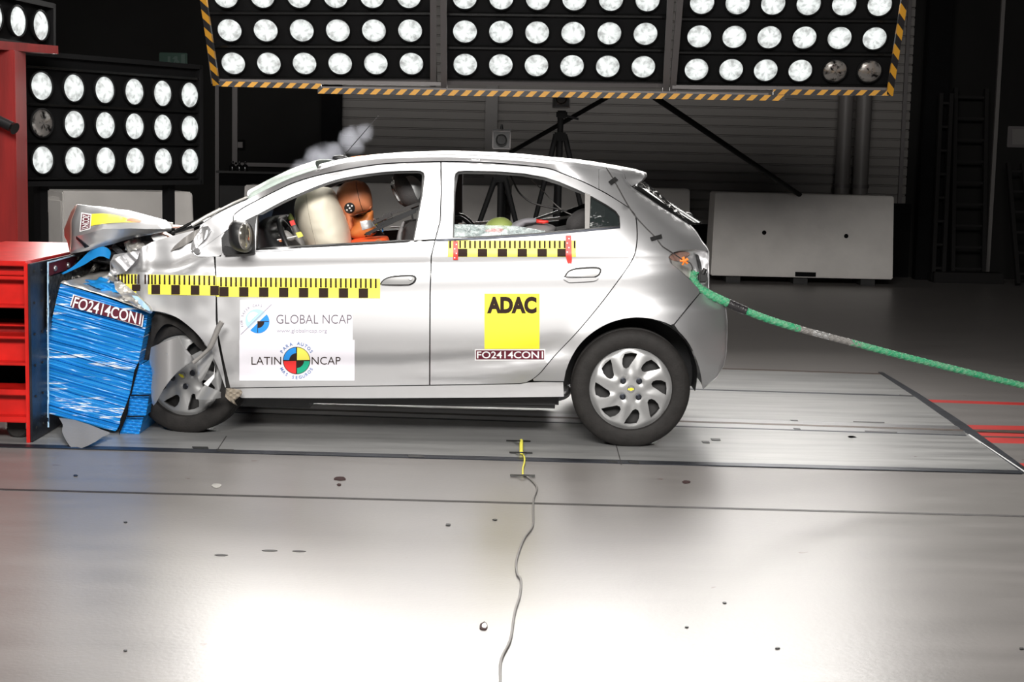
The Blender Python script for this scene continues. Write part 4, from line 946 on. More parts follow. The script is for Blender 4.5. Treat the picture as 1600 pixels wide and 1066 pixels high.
# ---- markings on the body
def onc(off): return lambda x, y: oncar(x, y, off)
def q4(x0, y0, x1, y1): return [(x0, y0), (x1, y0), (x1, y1), (x0, y1)]
def ruler(x0, x1, ya, yb, yt, yu, blocks, bw, ticks, name='scale_ruler', m='ryellow'):
    o = sheet(name, [(x0, ya(x0)), (x1, ya(x1)), (x1, yb(x1))] + ([(212, yb(212))] if x0 < 200 else []) + [(x0, yb(x0))], m, car, (), 5, off=-.0025, thick=.0015)
    b = MB()
    def patch(xa, xb, y0, y1):
        for j in range(4):
            ys = (lerp(y0, y1, j / 4), lerp(y0, y1, (j + 1) / 4))
            P = [oncar(x, y, -.0052) for x, y in ((xa, ys[0]), (xb, ys[0]), (xb, ys[1]), (xa, ys[1]))]; Q = [p + Vector((0, .001, 0)) for p in P]
            b.add(P + Q, [(3, 2, 1, 0), (0, 1, 5, 4), (1, 2, 6, 5), (2, 3, 7, 6), (3, 0, 4, 7)])
    for x in ticks: patch(x, x + 2.7, ya(x) + .4, yt + ya(x))
    for x in blocks: patch(x, x + bw, yt + ya(x) + 1.0, yb(x) - .6)
    b.obj('ruler_marks', 'rblack', o, False); return o
y1a = lambda x: 428.2 + (x - 182) * .017 if x < 338 else 432.6 + (x - 338) * .010; y1b = lambda x: y1a(x) + 31.2
ruler(183, 337.3, y1a, lambda x: max(y1a(x) + 2, min(y1b(x), y1a(x) + 4 + (x - 183) * 1.0)), 15, 0, [206, 236.5, 267.5, 298, 328.5][:4] + [328.5 - 0], 9 if False else 8.8 if False else 13.5, [184 + 5.2 * i for i in range(12)] + [248 + 7.75 * i for i in range(12)])
ruler(338.2, 594, y1a, y1b, 15, 0, [342.5 + 31.15 * i for i in range(8)], 14.5, [344 + 7.8 * i for i in range(32)])
y2a = lambda x: 375.8; y2b = lambda x: 401.6
ruler(699.5, 900, y2a, y2b, 12, 0, [715.4 + 31.1 * i for i in range(6)], 14.7, [702 + 7.78 * i for i in range(26)])
for pl in ([(708, 377), (715.5, 377), (715.5, 406), (708, 406)], [(884, 368), (892.5, 368), (893.5, 400), (893.5, 411.5), (887, 411.5), (884, 400)]):
    c = sheet('red_clamp', pl, 'sred', car, (), 5, off=-.008, thick=.005)
    for k in range(4):
        yy = pl[0][1] + 5 + 7 * k; sheet('clamp_dot', circ(pl[0][0] + (2.4 if k % 2 else 5), yy, 1.1, 8), 'white', c, (), 3, off=-.0088, thick=.0006)
def label_plate(quad, s, par, f0, f1, f2, name='test_label', txt='lettering', brd=1.6, space=1.0, toff=0.0):
    c = Vector((sum(q[0] for q in quad) / 4, sum(q[1] for q in quad) / 4))
    o = sheet(name, quad, 'white', par, (), 8, f=f0, thick=.001)
    def sh(q, k):
        v = Vector(q) - c; L = v.length; return tuple(c + v * 1.0 - Vector((math.copysign(k, v.x), math.copysign(k, v.y))))
    sheet('label_field', [sh(q, brd) for q in quad], 'maroon', o, (), 8, f=f1, thick=.0008)
    lettering(txt, s, [sh(q, brd + 1.7) for q in quad], 'white', o, f2, toff, space); return o
st = sheet('sponsor_sticker', q4(757, 459, 843, 545.5), 'yellow', car, (), 5, off=-.002, thick=.001)
lettering('lettering', 'ADAC', [(761, 463.5), (838.5, 463.5), (838.5, 490), (761, 490)], 'rblack', st, onc(-.0036), .055, 1.0)
label_plate(q4(742, 546, 852, 563.5), 'FO2414CON1', car, onc(-.003), onc(-.004), onc(-.005), toff=.012)
s1 = sheet('test_programme_sticker', [(375, 469), (551, 469), (551, 532.5), (374.5, 532.5)], 'sheet', car, (), 5, off=-.002, thick=.001)
s2 = sheet('test_programme_sticker', q4(374, 531.5, 554, 595), 'sheet', car, (), 4, off=-.0028, thick=.001)
F3 = onc(-.0042)
cx, cy, r = 402.2, 502, 17.8
def halfdisc(a0, a1, rr=r, sh=(0, 0)): return [(x + sh[0], y + sh[1]) for x, y in circ(cx, cy, rr, 24, a0, a1)]
sheet('globe_upper', halfdisc(136, 316, r, (-1.0, -1.0)), 's_lblue', s1, (), 5, f=F3, thick=.0006)
sheet('globe_lower', halfdisc(-41, 133, r, (1.0, 1.0)), 's_blue', s1, (), 5, f=F3, thick=.0006)
sheet('globe_shine', circ(396, 497, 9.5, 24, 136, 316), 'white', s1, (), 5, f=onc(-.0050), thick=.0005)
sheet('globe_core', [(cx + .5, cy + .5)] + circ(cx + .5, cy + .5, 10.3, 12, 0, 90), 'rblack', s1, (), 4, f=onc(-.0052), thick=.0005)
sheet('globe_line', q4(cx, cy, cx + 18, cy + .9), 'rblack', s1, (), 6, f=onc(-.0052), thick=.0005); sheet('globe_line', q4(cx, cy, cx + .9, cy + 18), 'rblack', s1, (), 6, f=onc(-.0052), thick=.0005)
sheet('slash', [(376, 522.3), (424, 475.2), (424.6, 475.9), (376.6, 523)], 'pale_ink', s1, (), 6, f=onc(-.0054), thick=.0004)
lettering('lettering', 'GLOBAL NCAP', [(432, 492), (549.5, 492), (549.5, 505.8), (432, 505.8)], 'grey_ink', s1, F3, -.012, 1.0)
lettering('lettering', 'www.globalncap.org', [(432.5, 514), (511, 514), (511, 521.5), (432.5, 521.5)], 'pale_ink', s1, F3, -.008)
arc_text('lettering', 'FOR SAFER CARS', cx, cy, 23, -108, 14, 3.6, 'pale_ink', s1, F3)
cx, cy, r = 463.4, 563.6, 20.7
sheet('roundel_rim', circ(cx, cy, r + .7, 48), 'rblack', s2, (), 6, f=onc(-.0044), thick=.0005)
for a, m in ((180, 's_blue'), (270, 's_yel'), (90, 's_red'), (0, 's_green')):
    d = 1.0; ox = d * (1 if a in (270, 0) else -1); oy = d * (1 if a in (0, 90) else -1)
    sheet('roundel_quarter', [(cx + ox * .6, cy + oy * .6)] + [(x + ox * .6, y + oy * .6) for x, y in circ(cx, cy, r - 1, 14, a + 1, a + 89)], m, s2, (), 5, f=onc(-.0048), thick=.0005)
for a in (180, 0): sheet('roundel_core', [(cx, cy)] + circ(cx, cy, 11.6, 10, a, a + 90), 'rblack', s2, (), 4, f=onc(-.0056), thick=.0005)
lettering('lettering', 'LATIN', [(393, 557.8), (439.3, 557.8), (439.3, 569.8), (393, 569.8)], 'rblack', s2, onc(-.005), -.006)
lettering('lettering', 'NCAP', [(487, 557.8), (532, 557.8), (532, 569.8), (487, 569.8)], 'rblack', s2, onc(-.005), -.006)
arc_text('lettering', 'PARA AUTOS', cx, cy, 24.6, -58, 58, 5.0, 'blue_ink', s2, onc(-.0062))
arc_text('lettering', 'MAS SEGUROS', cx, cy, 24.0, 240, 120, 4.8, 'blue_ink', s2, onc(-.0062), flip=True)

# ---- crumpled bonnet
def grid_rows(name, rows, m, parent, thick=.004, smooth=False, sub=3, nz=.006):
    """rows of photo points with depth, filled between, gently creased"""
    R3 = [[W(x, y, Y=d) for x, y, d in r] for r in rows]; vs = []; fs = []; 
    def ev(r, t): n = len(r) - 1; i = min(int(t * n), n - 1); return r[i].lerp(r[i + 1], t * n - i)
    NU = (max(len(r) for r in R3) - 1) * sub; NV = (len(R3) - 1) * sub
    for j in range(NV + 1):
        k = min(int(j / sub), len(R3) - 2); t = j / sub - k
        for i in range(NU + 1):
            p = ev(R3[k], i / NU).lerp(ev(R3[k + 1], i / NU), t); n = noise.noise(p * 9) * nz; vs.append(p + Vector((0, n, n)))
    w_ = NU + 1
    for j in range(NV):
        for i in range(NU): fs.append((j * w_ + i, (j + 1) * w_ + i, (j + 1) * w_ + i + 1, j * w_ + i + 1))
    o = mesh(name, vs, fs, m, parent, smooth); md = o.modifiers.new('s', 'SOLIDIFY'); md.thickness = thick; md.offset = 0; o.data.shade_smooth(); o.data.set_sharp_from_angle(angle=math.radians(28)); return o
hood = grid_rows('bonnet', [
    [(121, 319.5, 9.2), (144.5, 322, 9.3), (172, 325, 9.3), (200, 329, 9.2), (260, 345, 8.9)],
    [(121, 320, 8.50), (144.5, 324, 8.50), (172, 328, 8.48), (200, 332, 8.44), (262, 347.5, 8.30)],
    [(112, 345, 8.36), (136, 350, 8.30), (165, 349.5, 8.24), (205, 348, 8.20), (266, 352, 8.18)],
    [(112, 372, 8.24), (128, 368, 8.18), (161, 358, 8.12), (205, 357.5, 8.10), (268, 358, 8.14)],
    [(111, 396, 8.22), (143, 390, 8.20), (178, 381, 8.18), (212, 371, 8.18), (268, 360, 8.16)]], 'paint_bent', car)
grid_rows('bonnet_nose', [[(121, 319.5, 8.5), (117, 323, 8.9), (112, 330, 9.2)], [(112, 345, 8.36), (105, 350, 8.7), (101, 357, 9.0)], [(112, 372, 8.25), (106, 372, 8.5), (101, 368, 8.9)], [(110, 395, 8.22), (108, 388, 8.4), (106, 378, 8.7)]], 'lampred', car)
grid_rows('bonnet_fold', [[(119, 370, 8.14), (130, 378, 8.12), (139, 386, 8.13)], [(119, 374, 8.16), (128, 382, 8.15), (133, 388, 8.16)]], 'dsteel', hood)
hf = onobj(hood, .012, 8.3)
hf2 = onobj(hood, .015, 8.3); hf3 = onobj(hood, .018, 8.3)
sheet('bonnet_sticker', cr([(143, 334.5), (160, 333.5), (181, 336), (198, 341), (219, 345.5), (214, 347.5), (190, 347.5), (160, 350), (142, 353)], 2), 'yellow', hood, (), 5, f=hf, thick=.001)
sheet('sticker_lettering', [(199, 341.5), (208, 341), (222, 345), (218, 347.6), (205, 346.5), (198, 345)], 'skind', hood, (), 4, f=hf2, thick=.001)
sheet('test_label', [(127, 332), (143, 334.5), (141, 358), (124, 362.5)], 'white', hood, (), 5, f=hf, thick=.001)
sheet('label_field', [(128.5, 334), (141.5, 336), (139.7, 356.5), (125.8, 360.3)], 'maroon', hood, (), 5, f=hf2, thick=.001)
lettering('lettering', '2CON1', [(140.3, 337.2), (138.3, 355.5), (127.3, 358.6), (129.7, 335.4)], 'white', hood, hf3, .01)
# engine bay wreckage between bonnet and wing
def lump(name, px, py, Y, r, m, seed, par=car, nf=.5, rot=0): return MB().ell(W(px, py, Y=Y), r, Matrix.Rotation(rot, 3, 'Y'), nf, seed, 3).obj(name, m, par)
eng = lump('engine_bay', 205, 392, 8.75, (.26, .42, .10), 'debris', 1, rot=.1)
lump('crushed_part', 180, 398, 8.35, (.07, .08, .04), 'black', 2, eng); lump('crushed_part', 232, 376, 8.38, (.10, .06, .03), 'plastic_grey', 3, eng, rot=.3)
lump('crushed_part', 250, 367, 8.3, (.08, .05, .022), 'lampred', 4, eng, rot=.35); lump('crushed_part', 212, 384, 8.32, (.06, .05, .035), 'foil', 5, eng); lump('crushed_part', 158, 396, 8.5, (.09, .1, .05), 'debris', 6, eng)
for a, b in (((176, 384), (196, 402)), ((198, 378), (206, 398)), ((220, 374), (240, 371)), ((240, 353), (254, 362)), ((256, 352), (246, 366)), ((246, 350), (270, 352))):
    MB().bar(W(*a, Y=8.28), W(*b, Y=8.3), .016, .03).obj('bent_bracket', random.choice(['foil', 'debris', 'black']), eng, False)
grid_rows('inner_wing', [[(236, 352, 8.6), (254, 350, 8.6), (274, 352, 8.6), (300, 354, 8.6)], [(234, 360, 8.4), (254, 357, 8.4), (280, 356, 8.4), (310, 352, 8.4)]], 'lampred', eng)
sheet('white_clip', cr([(236, 370), (243, 366), (256, 368), (262, 372), (250, 377), (240, 376)], 2), 'white', eng, (), 4, f=lambda x, y: W(x, y, Y=8.22))

# ---- inside the car
def puff(name, outline, Y, depth, m, parent, step=5, p=.5, back=True, noise_amt=0):
    pts, tris = fill2d(outline, (), step); n = len(outline)
    def dist(q):
        d = 1e9
        for i in range(n):
            a, b = outline[i], outline[(i + 1) % n]; vx, vy = b[0] - a[0], b[1] - a[1]; L = vx * vx + vy * vy + 1e-9
            t = max(0, min(1, ((q[0] - a[0]) * vx + (q[1] - a[1]) * vy) / L)); d = min(d, math.hypot(q[0] - a[0] - t * vx, q[1] - a[1] - t * vy))
        return d
    D = [dist(q) for q in pts]; mx = max(D); vs = []; vb = []
    for q, d in zip(pts, D):
        k = (1 - (1 - min(1, d / mx)) ** 2) ** p * depth; k = max(k, .002); k += noise_amt * noise.noise(Vector((q[0] * .1, q[1] * .1, 1))) * (d / mx)
        vs.append(W(q[0], q[1], Y=Y - k)); c = W(q[0], q[1], Y=Y); vb.append(Vector((c.x, c.y + k, c.z)))
    fs = []
    for t in tris:
        a, b, c = (vs[i] for i in t[:3]); nn = (b - a).cross(c - a); fs.append(t if nn.dot(a - CP) < 0 else t[::-1])
    N = len(vs); e = {}
    for t in fs:
        for i in range(3): e[(t[i], t[(i + 1) % 3])] = 1
    rim = [x for x in e if (x[1], x[0]) not in e]
    return mesh(name, vs + vb, fs + [tuple(N + i for i in t[::-1]) for t in fs] + [(b, a, a + N, b + N) for a, b in rim], m, parent)
ab_ = cr([(505, 292), (520, 296), (532, 318), (545, 352), (549, 374), (548, 396), (520, 406), (490, 402), (478, 384), (466, 356), (460, 330), (463, 311), (476, 299), (490, 293)], 4)
bag = puff('airbag', ab_, 8.55, .27, 'bag', car, 5, .5, noise_amt=.01)
fb = onobj(bag, .0005)
MB().tube([fb(x, y) for x, y in cr([(478, 300), (481, 325), (487, 355), (494, 384)], 6)], .0014, 6).obj('airbag_seam', 'tan', bag)
dash = puff('dashboard', cr([(400, 352), (415, 341), (436, 336), (448, 337), (442, 346), (430, 354), (450, 362), (474, 378), (480, 400), (470, 430), (398, 430)], 3), 8.9, .62, 'black', car, 6, .3)
swc = W(462, 392, Y=8.48); sw = MB(); Rr = Matrix.Rotation(math.radians(62), 3, 'Y')
sw.tube([swc + Rr @ Vector((.185 * math.cos(a), .185 * math.sin(a), 0)) for a in [2 * PI * i / 40 for i in range(41)]], .015, 10, False)
for a in (.6, 2.4, 4.7): sw.tube([swc, swc + Rr @ Vector((.18 * math.cos(a), .18 * math.sin(a), 0))], .02, 8)
swo = sw.obj('steering_wheel', 'black', car)
puff('wheel_spoke_cover', cr([(432, 374), (438, 363), (447, 360), (456, 366), (461, 374), (450, 380)], 3), 8.40, .02, 'plastic_grey', swo, 3)
MB().tube([W(x, y, Y=8.33) for x, y in ((433, 375), (440, 374), (455, 371), (468, 368))], .003, 8).obj('cable', 'white', swo)
sheet('yellow_tag', [(462, 364), (470, 362), (474, 369), (466, 372)], 's_yel', swo, (), 3, f=lambda x, y: W(x, y, Y=8.31)); sheet('red_tag', [(452, 346), (459, 343.5), (462, 351), (455, 353)], 'sred', swo, (), 3, f=lambda x, y: W(x, y, Y=8.34))
puff('wheel_switch', cr([(449, 342), (453, 333), (457, 337), (460, 344), (455, 347)], 2), 8.5, .02, 'green', swo, 3); puff('inner_panel', cr([(455, 352), (463, 351), (474, 378), (480, 390), (468, 390), (458, 370)], 2), 8.5, .03, 'plastic_grey', swo, 4)
# seats
def seat(Y, parts=True):
    b = puff('seat_backrest', cr([(630, 346), (652, 342), (672, 350), (682, 400), (676, 480), (640, 520), (600, 520), (610, 460), (618, 400)], 3), Y, .22, 'seat', car, 8, .35)
    if parts:
        puff('seat_bolster', cr([(619, 378), (622, 362), (628, 348), (632, 347), (629, 362), (627, 380), (624, 392)], 3), Y - .21, .05, 'seatg', b, 4)
    puff('seat_cushion', cr([(500, 500), (560, 492), (640, 500), (660, 520), (640, 545), (520, 540)], 3), Y, .24, 'seat', b, 10, .35); return b
sb = seat(8.55)
hr = puff('headrest', cr([(616, 272), (640, 268), (662, 276), (670, 300), (664, 322), (650, 328), (630, 322), (618, 306), (611, 288)], 3), 8.56, .13, 'seat', sb, 5, .4)
sheet('headrest_side', cr([(613, 276), (616, 282), (619, 298), (629, 318), (624, 318), (614, 303), (610.5, 290)], 3), 'hub', hr, (), 3, f=onobj(hr, .004)); sheet('headrest_side', cr([(634, 276), (645, 275), (657, 285), (658, 300), (653, 312), (644, 292)], 3), 'hub', hr, (), 3, f=onobj(hr, .004))
MB().tube([W(641, 322, Y=8.52), W(646, 350, Y=8.52)], .006, 8).obj('headrest_post', 'steel', sb)
for a, b, m in (((598, 338), (656, 318), 'seat'), ((590, 352), (658, 324), 'black'), ((572, 366), (650, 330), 'black'), ((583, 348), (612, 336), 'seat')):
    MB().bar(W(*a, Y=8.40), W(*b, Y=8.36), .010, .016).obj('seat_belt', m, car, False)
MB().bar(W(610, 355, Y=9.35), W(640, 355, Y=9.35), .02, .008).obj('far_trim', 'white', car, False)
# rear bench and headrest
rb = puff('rear_backrest', cr([(862, 356), (900, 350), (930, 356), (940, 400), (930, 480), (880, 500), (850, 460), (855, 400)], 3), 8.9, .6, 'seat', car, 9, .25)
hd = puff('rear_headrest', cr([(884.5, 356), (886, 344), (894, 334), (906, 327), (918, 326), (924, 340), (922, 362), (900, 366), (888, 365)], 3), 8.45, .1, 'seat', rb, 5, .4)
puff('rear_headrest', cr([(895, 352), (900, 340), (912, 334), (924, 340), (924, 360), (900, 364)], 3), 9.25, .1, 'seat', rb, 5, .4)
sheet('interior_panel', [(868, 362), (876, 332), (914, 318), (922, 320), (922, 362)], 'black', car, (), 8, f=lambda x, y: W(x, y, Y=9.3))
for pts, m, r in (([(797, 272), (803, 286), (812, 302), (828, 315), (848, 322), (868, 326), (885, 330)], 'wire', .005), ([(826, 276), (838, 288), (850, 300), (866, 318), (885, 332), (913, 342)], 'gwire', .003)):
    MB().tube([W(x, y, Y=8.5) for x, y in cr(pts, 5)], r, 8).obj('interior_cable', m, car)
for a, b, m, w_ in (((836, 343), (876, 329), 'hub', .015), ((840, 345), (905, 337), 'white', .016), ((716, 351), (780, 346), 'white', .014)): MB().bar(W(*a, Y=9.3), W(*b, Y=9.3), .02, w_).obj('interior_rail', m, car, False)
MB().tube([W(x, y, Y=8.9) for x, y in cr([(708, 339), (720, 338), (732, 346), (738, 354), (736, 362)], 5)], .018, 10).obj('child_seat_handle', 'gloss', car)
cs = puff('child_seat', cr([(812, 362), (818, 353), (838, 349), (858, 350), (869, 357), (860, 372), (840, 400), (760, 410), (740, 380), (760, 370)], 3), 8.62, .18, 'seatg', car, 6, .35)

# ------------------------------------------------------------------ driver dummy
dm = empty('crash_test_dummy', W(575, 520, Y=8.52), 'orange crash test dummy in the driver seat, face in the white airbag', 'dummy')
body = cr([(538, 384), (548, 376), (562, 371), (584, 369.5), (603, 368.5), (608, 374), (612, 392), (618, 430), (618, 480), (600, 510), (560, 512), (535, 490), (526, 440), (528, 404)], 3)
bd = puff('torso', body, 8.54, .17, 'orange', dm, 6, .4)
b = MB(); b.tube([W(600, 386, Y=8.36), W(560, 415, Y=8.30), W(520, 436, Y=8.30), W(480, 410, Y=8.36), W(442, 383, Y=8.38)], [.055, .05, .045, .038, .028], 14)
b.tube([W(600, 386, Y=8.72), W(560, 415, Y=8.78), W(520, 436, Y=8.78), W(480, 412, Y=8.72), W(446, 392, Y=8.68)], [.055, .05, .045, .038, .028], 14); b.obj('arms', 'skin', bd)
b = MB()
for Y0 in (8.45, 8.63): b.tube([W(600, 495, Y=Y0), W(530, 480, Y=Y0), W(480, 482, Y=Y0), W(430, 540, Y=Y0), W(400, 575, Y=Y0)], [.085, .08, .065, .055, .04], 14)
b.obj('legs', 'skin', bd)
hand = MB(); hand.ell(W(436, 382, Y=8.38), (.035, .03, .022))
for i, (x, y) in enumerate(((423, 381), (425, 376), (430, 373), (436, 372.5))): hand.tube([W(436, 382, Y=8.37), W(x + 3, y - 1, Y=8.35 + .01 * i), W(x, y, Y=8.34 + .012 * i), W(x + 1, y + 4, Y=8.36 + .012 * i)], [.010, .009, .008, .006], 8)
hand.tube([W(440, 384, Y=8.35), W(438, 377, Y=8.33), W(436, 375, Y=8.34)], [.011, .009, .007], 8); hand.obj('hand', 'skin', dm)
head = cr([(556, 281.5), (570, 285.5), (578, 296), (581.5, 312), (581.5, 326), (574, 331.5), (562, 334), (552, 338), (552, 350), (549.5, 361), (544, 358), (539, 340), (531, 328), (525.5, 318), (525.5, 306), (529, 294), (540, 284.5)], 4)
hh = puff('head', head, 8.56, .095, 'skin', dm, 4, .5)
hfx = lambda d: onobj(hh, d, 8.47)
MB().tube([hfx(.001)(x, y) for x, y in cr([(556.5, 284), (557, 292), (560, 306), (563, 318), (567.5, 331)], 5)], .0016, 6).obj('skull_cap_seam', 'seal', hh)
tgt = sheet('target_disc', circ(546.3, 325, 8.4, 28), 'dark', hh, (), 4, f=hfx(.006), thick=.003)
for (x, y) in ((543.8, 321), (549.8, 321.8), (546.3, 325.3), (542, 328.3), (548.7, 329.4)): sheet('target_dot', circ(x, y, 1.5, 10), 'white', tgt, (), 2, f=hfx(.011), thick=.002)
MB().tube([W(579.5, 323, Y=8.52), W(578, 326, Y=8.50), W(576, 327, Y=8.52)], .004, 8).obj('ear_edge', 'skin', hh)
nk = puff('neck', cr([(551, 339), (566, 334), (582, 328), (583.5, 340), (586, 352), (589, 362), (578, 371), (560, 374), (547, 370), (546, 362), (552, 352)], 3), 8.56, .075, 'skind', dm, 4, .4)
sheet('neck_plate_edge', [(546, 337.5), (551, 337.3), (582, 328), (582.2, 329.4), (552, 339.6)], 'seal', nk, (), 4, f=onobj(nk, .006))
sheet('silver_patch', [(562.5, 346), (580.5, 343.5), (586.5, 354), (566, 360)], 'duct', nk, (), 4, f=onobj(nk, .004))
sheet('dark_patch', [(569, 366), (588, 357.5), (590, 362), (570, 371.5)], 'dark', nk, (), 4, f=onobj(nk, .004))
for i, (a, c_, b_, m) in enumerate((((584, 344), (594, 342), (600, 350), 'wire'), ((585, 346), (596, 352), (598, 362), 's_blue'), ((586, 350), (592, 358), (600, 366), 'wire'), ((583, 342), (592, 345), (604, 343), 'lampred'), ((586, 352), (596, 347), (604, 352), 's_yel'))):
    MB().tube([W(x, y, Y=8.42) for x, y in cr([a, c_, b_], 4)], .0035, 6).obj('sensor_lead', m, dm)
MB().bar(W(598, 354, Y=8.40), W(606, 349, Y=8.40), .012, .012).obj('connector', 's_yel', dm, False)
# child dummy on the rear seat
cd = empty('child_dummy', W(785, 400, Y=8.60), 'child dummy with green head behind the broken rear door glass', 'dummy')
puff('head', cr([(757, 354), (763, 346), (774, 340.5), (788, 340), (799, 347), (802, 356), (797, 366), (780, 373), (762, 368)], 3), 8.55, .08, 'green', cd, 4, .5)
tb = puff('torso', cr([(796, 352), (806, 346), (820, 341.5), (836, 341), (842, 348), (822, 352), (812, 362), (800, 372), (780, 380), (776, 372)], 3), 8.56, .08, 'clothg', cd, 4, .45)
puff('red_cuff', [(838, 342.5), (850, 344), (857, 344.5), (857, 349), (846, 350), (838, 349)], 8.50, .03, 'sred', cd, 3)
puff('red_strap', cr([(757, 361), (768, 357), (782, 356.5), (788, 360), (782, 364), (766, 364)], 2), 8.45, .02, 'sred', cd, 3)
puff('white_lump', cr([(750, 370), (758, 363.5), (776, 362.5), (784, 367), (776, 371), (760, 373)], 2), 8.42, .04, 'white', cd, 3)  # plain white rounded lump low behind the rear door glass
puff('white_sensor', cr([(783, 364), (788, 358), (793, 360), (795, 364), (790, 368)], 2), 8.42, .02, 'white', cd, 3)
tag(puff('white_blob', cr([(706, 374), (708, 362), (718, 359), (728, 362), (731, 369), (728, 376)], 3), 8.5, .08, 'white', None, 4), 'white rounded blob at the front corner of the rear door window', 'rounded_blob')  # plain white rounded form in the front corner of the rear window

# ------------------------------------------------------------------ red barrier trolley
TY = 7.80
XP = W(49, 550, Y=TY).x; YB = W(75, 550, X=XP).y
XL = W(-150, 550, Y=TY).x
tro = empty('barrier_trolley', ((XP + XL) / 2, 8.8, 0), 'heavy red steel trolley with ledges and dark plate at the left edge', 'trolley')
zz = lambda py, px=20, Y=TY: W(px, py, Y=Y).z
def rbox(y0, y1, d0, d1, m, name, x0=XL, x1=XP - .02):
    za, zb = zz(y0), zz(y1); return MB().box(((x0 + x1) / 2, TY + (d0 + d1) / 2, (za + zb) / 2), (x1 - x0, d1 - d0, abs(za - zb)), bev=.004).obj(name, m, tro, False)
rbox(408, 416, .0, 1.6, 'red', 'top_beam'); rbox(416, 424, .05, .3, 'redp', 'top_web'); rbox(424, 431, .02, .2, 'red', 'top_web')
for (a, b_, c_, d_) in ((432, 437.5, 478, 481.5), (526, 530, 567.5, 571.5), (609, 618, 652, 660.5)):
    rbox(a, b_, .0, .22, 'red', 'ledge'); rbox(b_, c_, .06, .16, 'red', 'web_panel'); rbox(c_, d_, .0, .22, 'red', 'ledge')
rbox(513, 515.5, .15, .25, 'red', 'inner_ledge'); rbox(482, 664, .5, .55, 'column', 'inner_back'); rbox(515, 526, .2, .5, 'redp', 'inner_ledge')
xa = W(40, 550, Y=TY).x
rbox(410, 692, -.012, .08, 'red', 'corner_post', xa, XP - .012)
MB().box((XP - .006, TY + .8, (zz(412) + zz(690)) / 2), (.012, 1.6, zz(412) - zz(690)), bev=.003).obj('steel_plate', 'dsteel', tro, False)
b = MB()
for i in range(6):
    for j in range(2): b.box((XP + .003, TY + .06 + .12 * j, lerp(zz(425), zz(670), i / 5)), (.006, .016, .016), bev=.003)
b.obj('plate_bolts', 'black', tro)['kind'] = 'stuff'
b = MB(); c = W(30, 684, Y=TY + .15); b.lathe([(0.0, -.03), (.05, -.03), (.06, -.02), (.06, .02), (.05, .03), (0, .03)], 28, 'Y', (c.x, TY + .15, .06)); cs_ = b.obj('caster_wheel', 'rubber', tro)
MB().box((c.x - .055, TY + .13, .07), (.012, .05, .035), bev=.003).obj('caster_fork', 'foil', cs_, False); MB().box((c.x + .055, TY + .13, .07), (.012, .05, .035), bev=.003).obj('caster_fork', 'foil', cs_, False); MB().box((c.x, TY + .15, .135), (.12, .08, .03), bev=.003).obj('caster_fork', 'black', cs_, False)
MB().box(((XL + XP) / 2 - .3, 8.9, .12), (XP - XL - .7, .9, .2)).obj('under_frame', 'column', tro, False)
tag(MB().tube([W(x, y, Y=8.3) for x, y in cr([(-10, 410), (10, 408), (40, 404), (66, 400.5), (78, 401), (80, 403)], 5)], .005, 8).obj('thin_rod', 'foil'), 'thin pale rod lying on top of the red trolley', 'rod')
# tall red column, its beam and small camera
x0, x1 = W(-120, 300, Y=10.2).x, W(27.5, 300, Y=10.2).x; zt = W(10, 78, Y=10.2).z
rc = empty('red_column', ((x0 + x1) / 2, 10.3, 0), 'tall dark red steel column with a red beam carrying lamps at the left edge', 'column')
MB().box(((x0 + x1) / 2, 10.3, zt / 2), (x1 - x0, .24, zt), bev=.006).obj('post', 'redp', rc, False)
a, b_ = W(-20, 70, Y=10.05), W(79, 78, Y=10.75); MB().bar(a, b_, .12, .055).obj('lamp_beam', 'redp', rc, False)
c = W(8, 195, Y=10.05); ce = empty('small_camera', c, 'small black camera fixed to the red column at the left edge', 'camera')
Rc = Matrix.Rotation(math.radians(-15), 3, 'Y'); MB().tube([c + Vector((-.06, .02, .03)), c + Vector((.05, -.01, -.015))], .035, 16).obj('camera_body', 'black', ce); MB().tube([c + Vector((.045, -.01, -.012)), c + Vector((.07, -.02, -.024))], [.03, .04], 16).obj('lens_hood', 'gloss', ce)

# ------------------------------------------------------------------ blue deformable barrier
def blue_mat():
    m = mat('blue_foil_stack', (.015, .25, .64), .32, .0); nt, N, L = nodes(m); b = N['Principled BSDF']
    tc = N.new('ShaderNodeTexCoord'); mp = N.new('ShaderNodeMapping'); mp.inputs['Rotation'].default_value = (0, -.27, 0); mp.inputs['Scale'].default_value = (4, 1, 45); L.new(tc.outputs['Object'], mp.inputs[0])
    n = N.new('ShaderNodeTexNoise'); n.inputs['Scale'].default_value = 1.3; n.inputs['Detail'].default_value = 5; L.new(mp.outputs[0], n.inputs[0])
    r = N.new('ShaderNodeValToRGB'); r.color_ramp.elements[0].position = .62; r.color_ramp.elements[1].position = .68; r.color_ramp.elements[0].color = (.015, .25, .64, 1); r.color_ramp.elements[1].color = (.75, .8, .85, 1)
    L.new(n.outputs[0], r.inputs[0]); L.new(r.outputs[0], b.inputs['Base Color'])
    bp = N.new('ShaderNodeBump'); bp.inputs['Strength'].default_value = .06; bp.inputs['Distance'].default_value = .01; L.new(n.outputs[0], bp.inputs['Height']); L.new(bp.outputs[0], b.inputs['Normal']); return m
M['blue'] = blue_mat()
M['bluep'] = mat('plain_blue_sheet', (.015, .26, .66), .3, bump=.1, bscale=8)
M['blues'] = mat('blue_foil_edges', (.012, .22, .60), .35, bump=.1, bscale=3, stretch=(1, 1, 60))
blk = empty('deformable_barrier', (W(150, 600, Y=YB).x, YB + .4, .1), 'bright blue crushed honeycomb barrier block between red trolley and car', 'barrier')
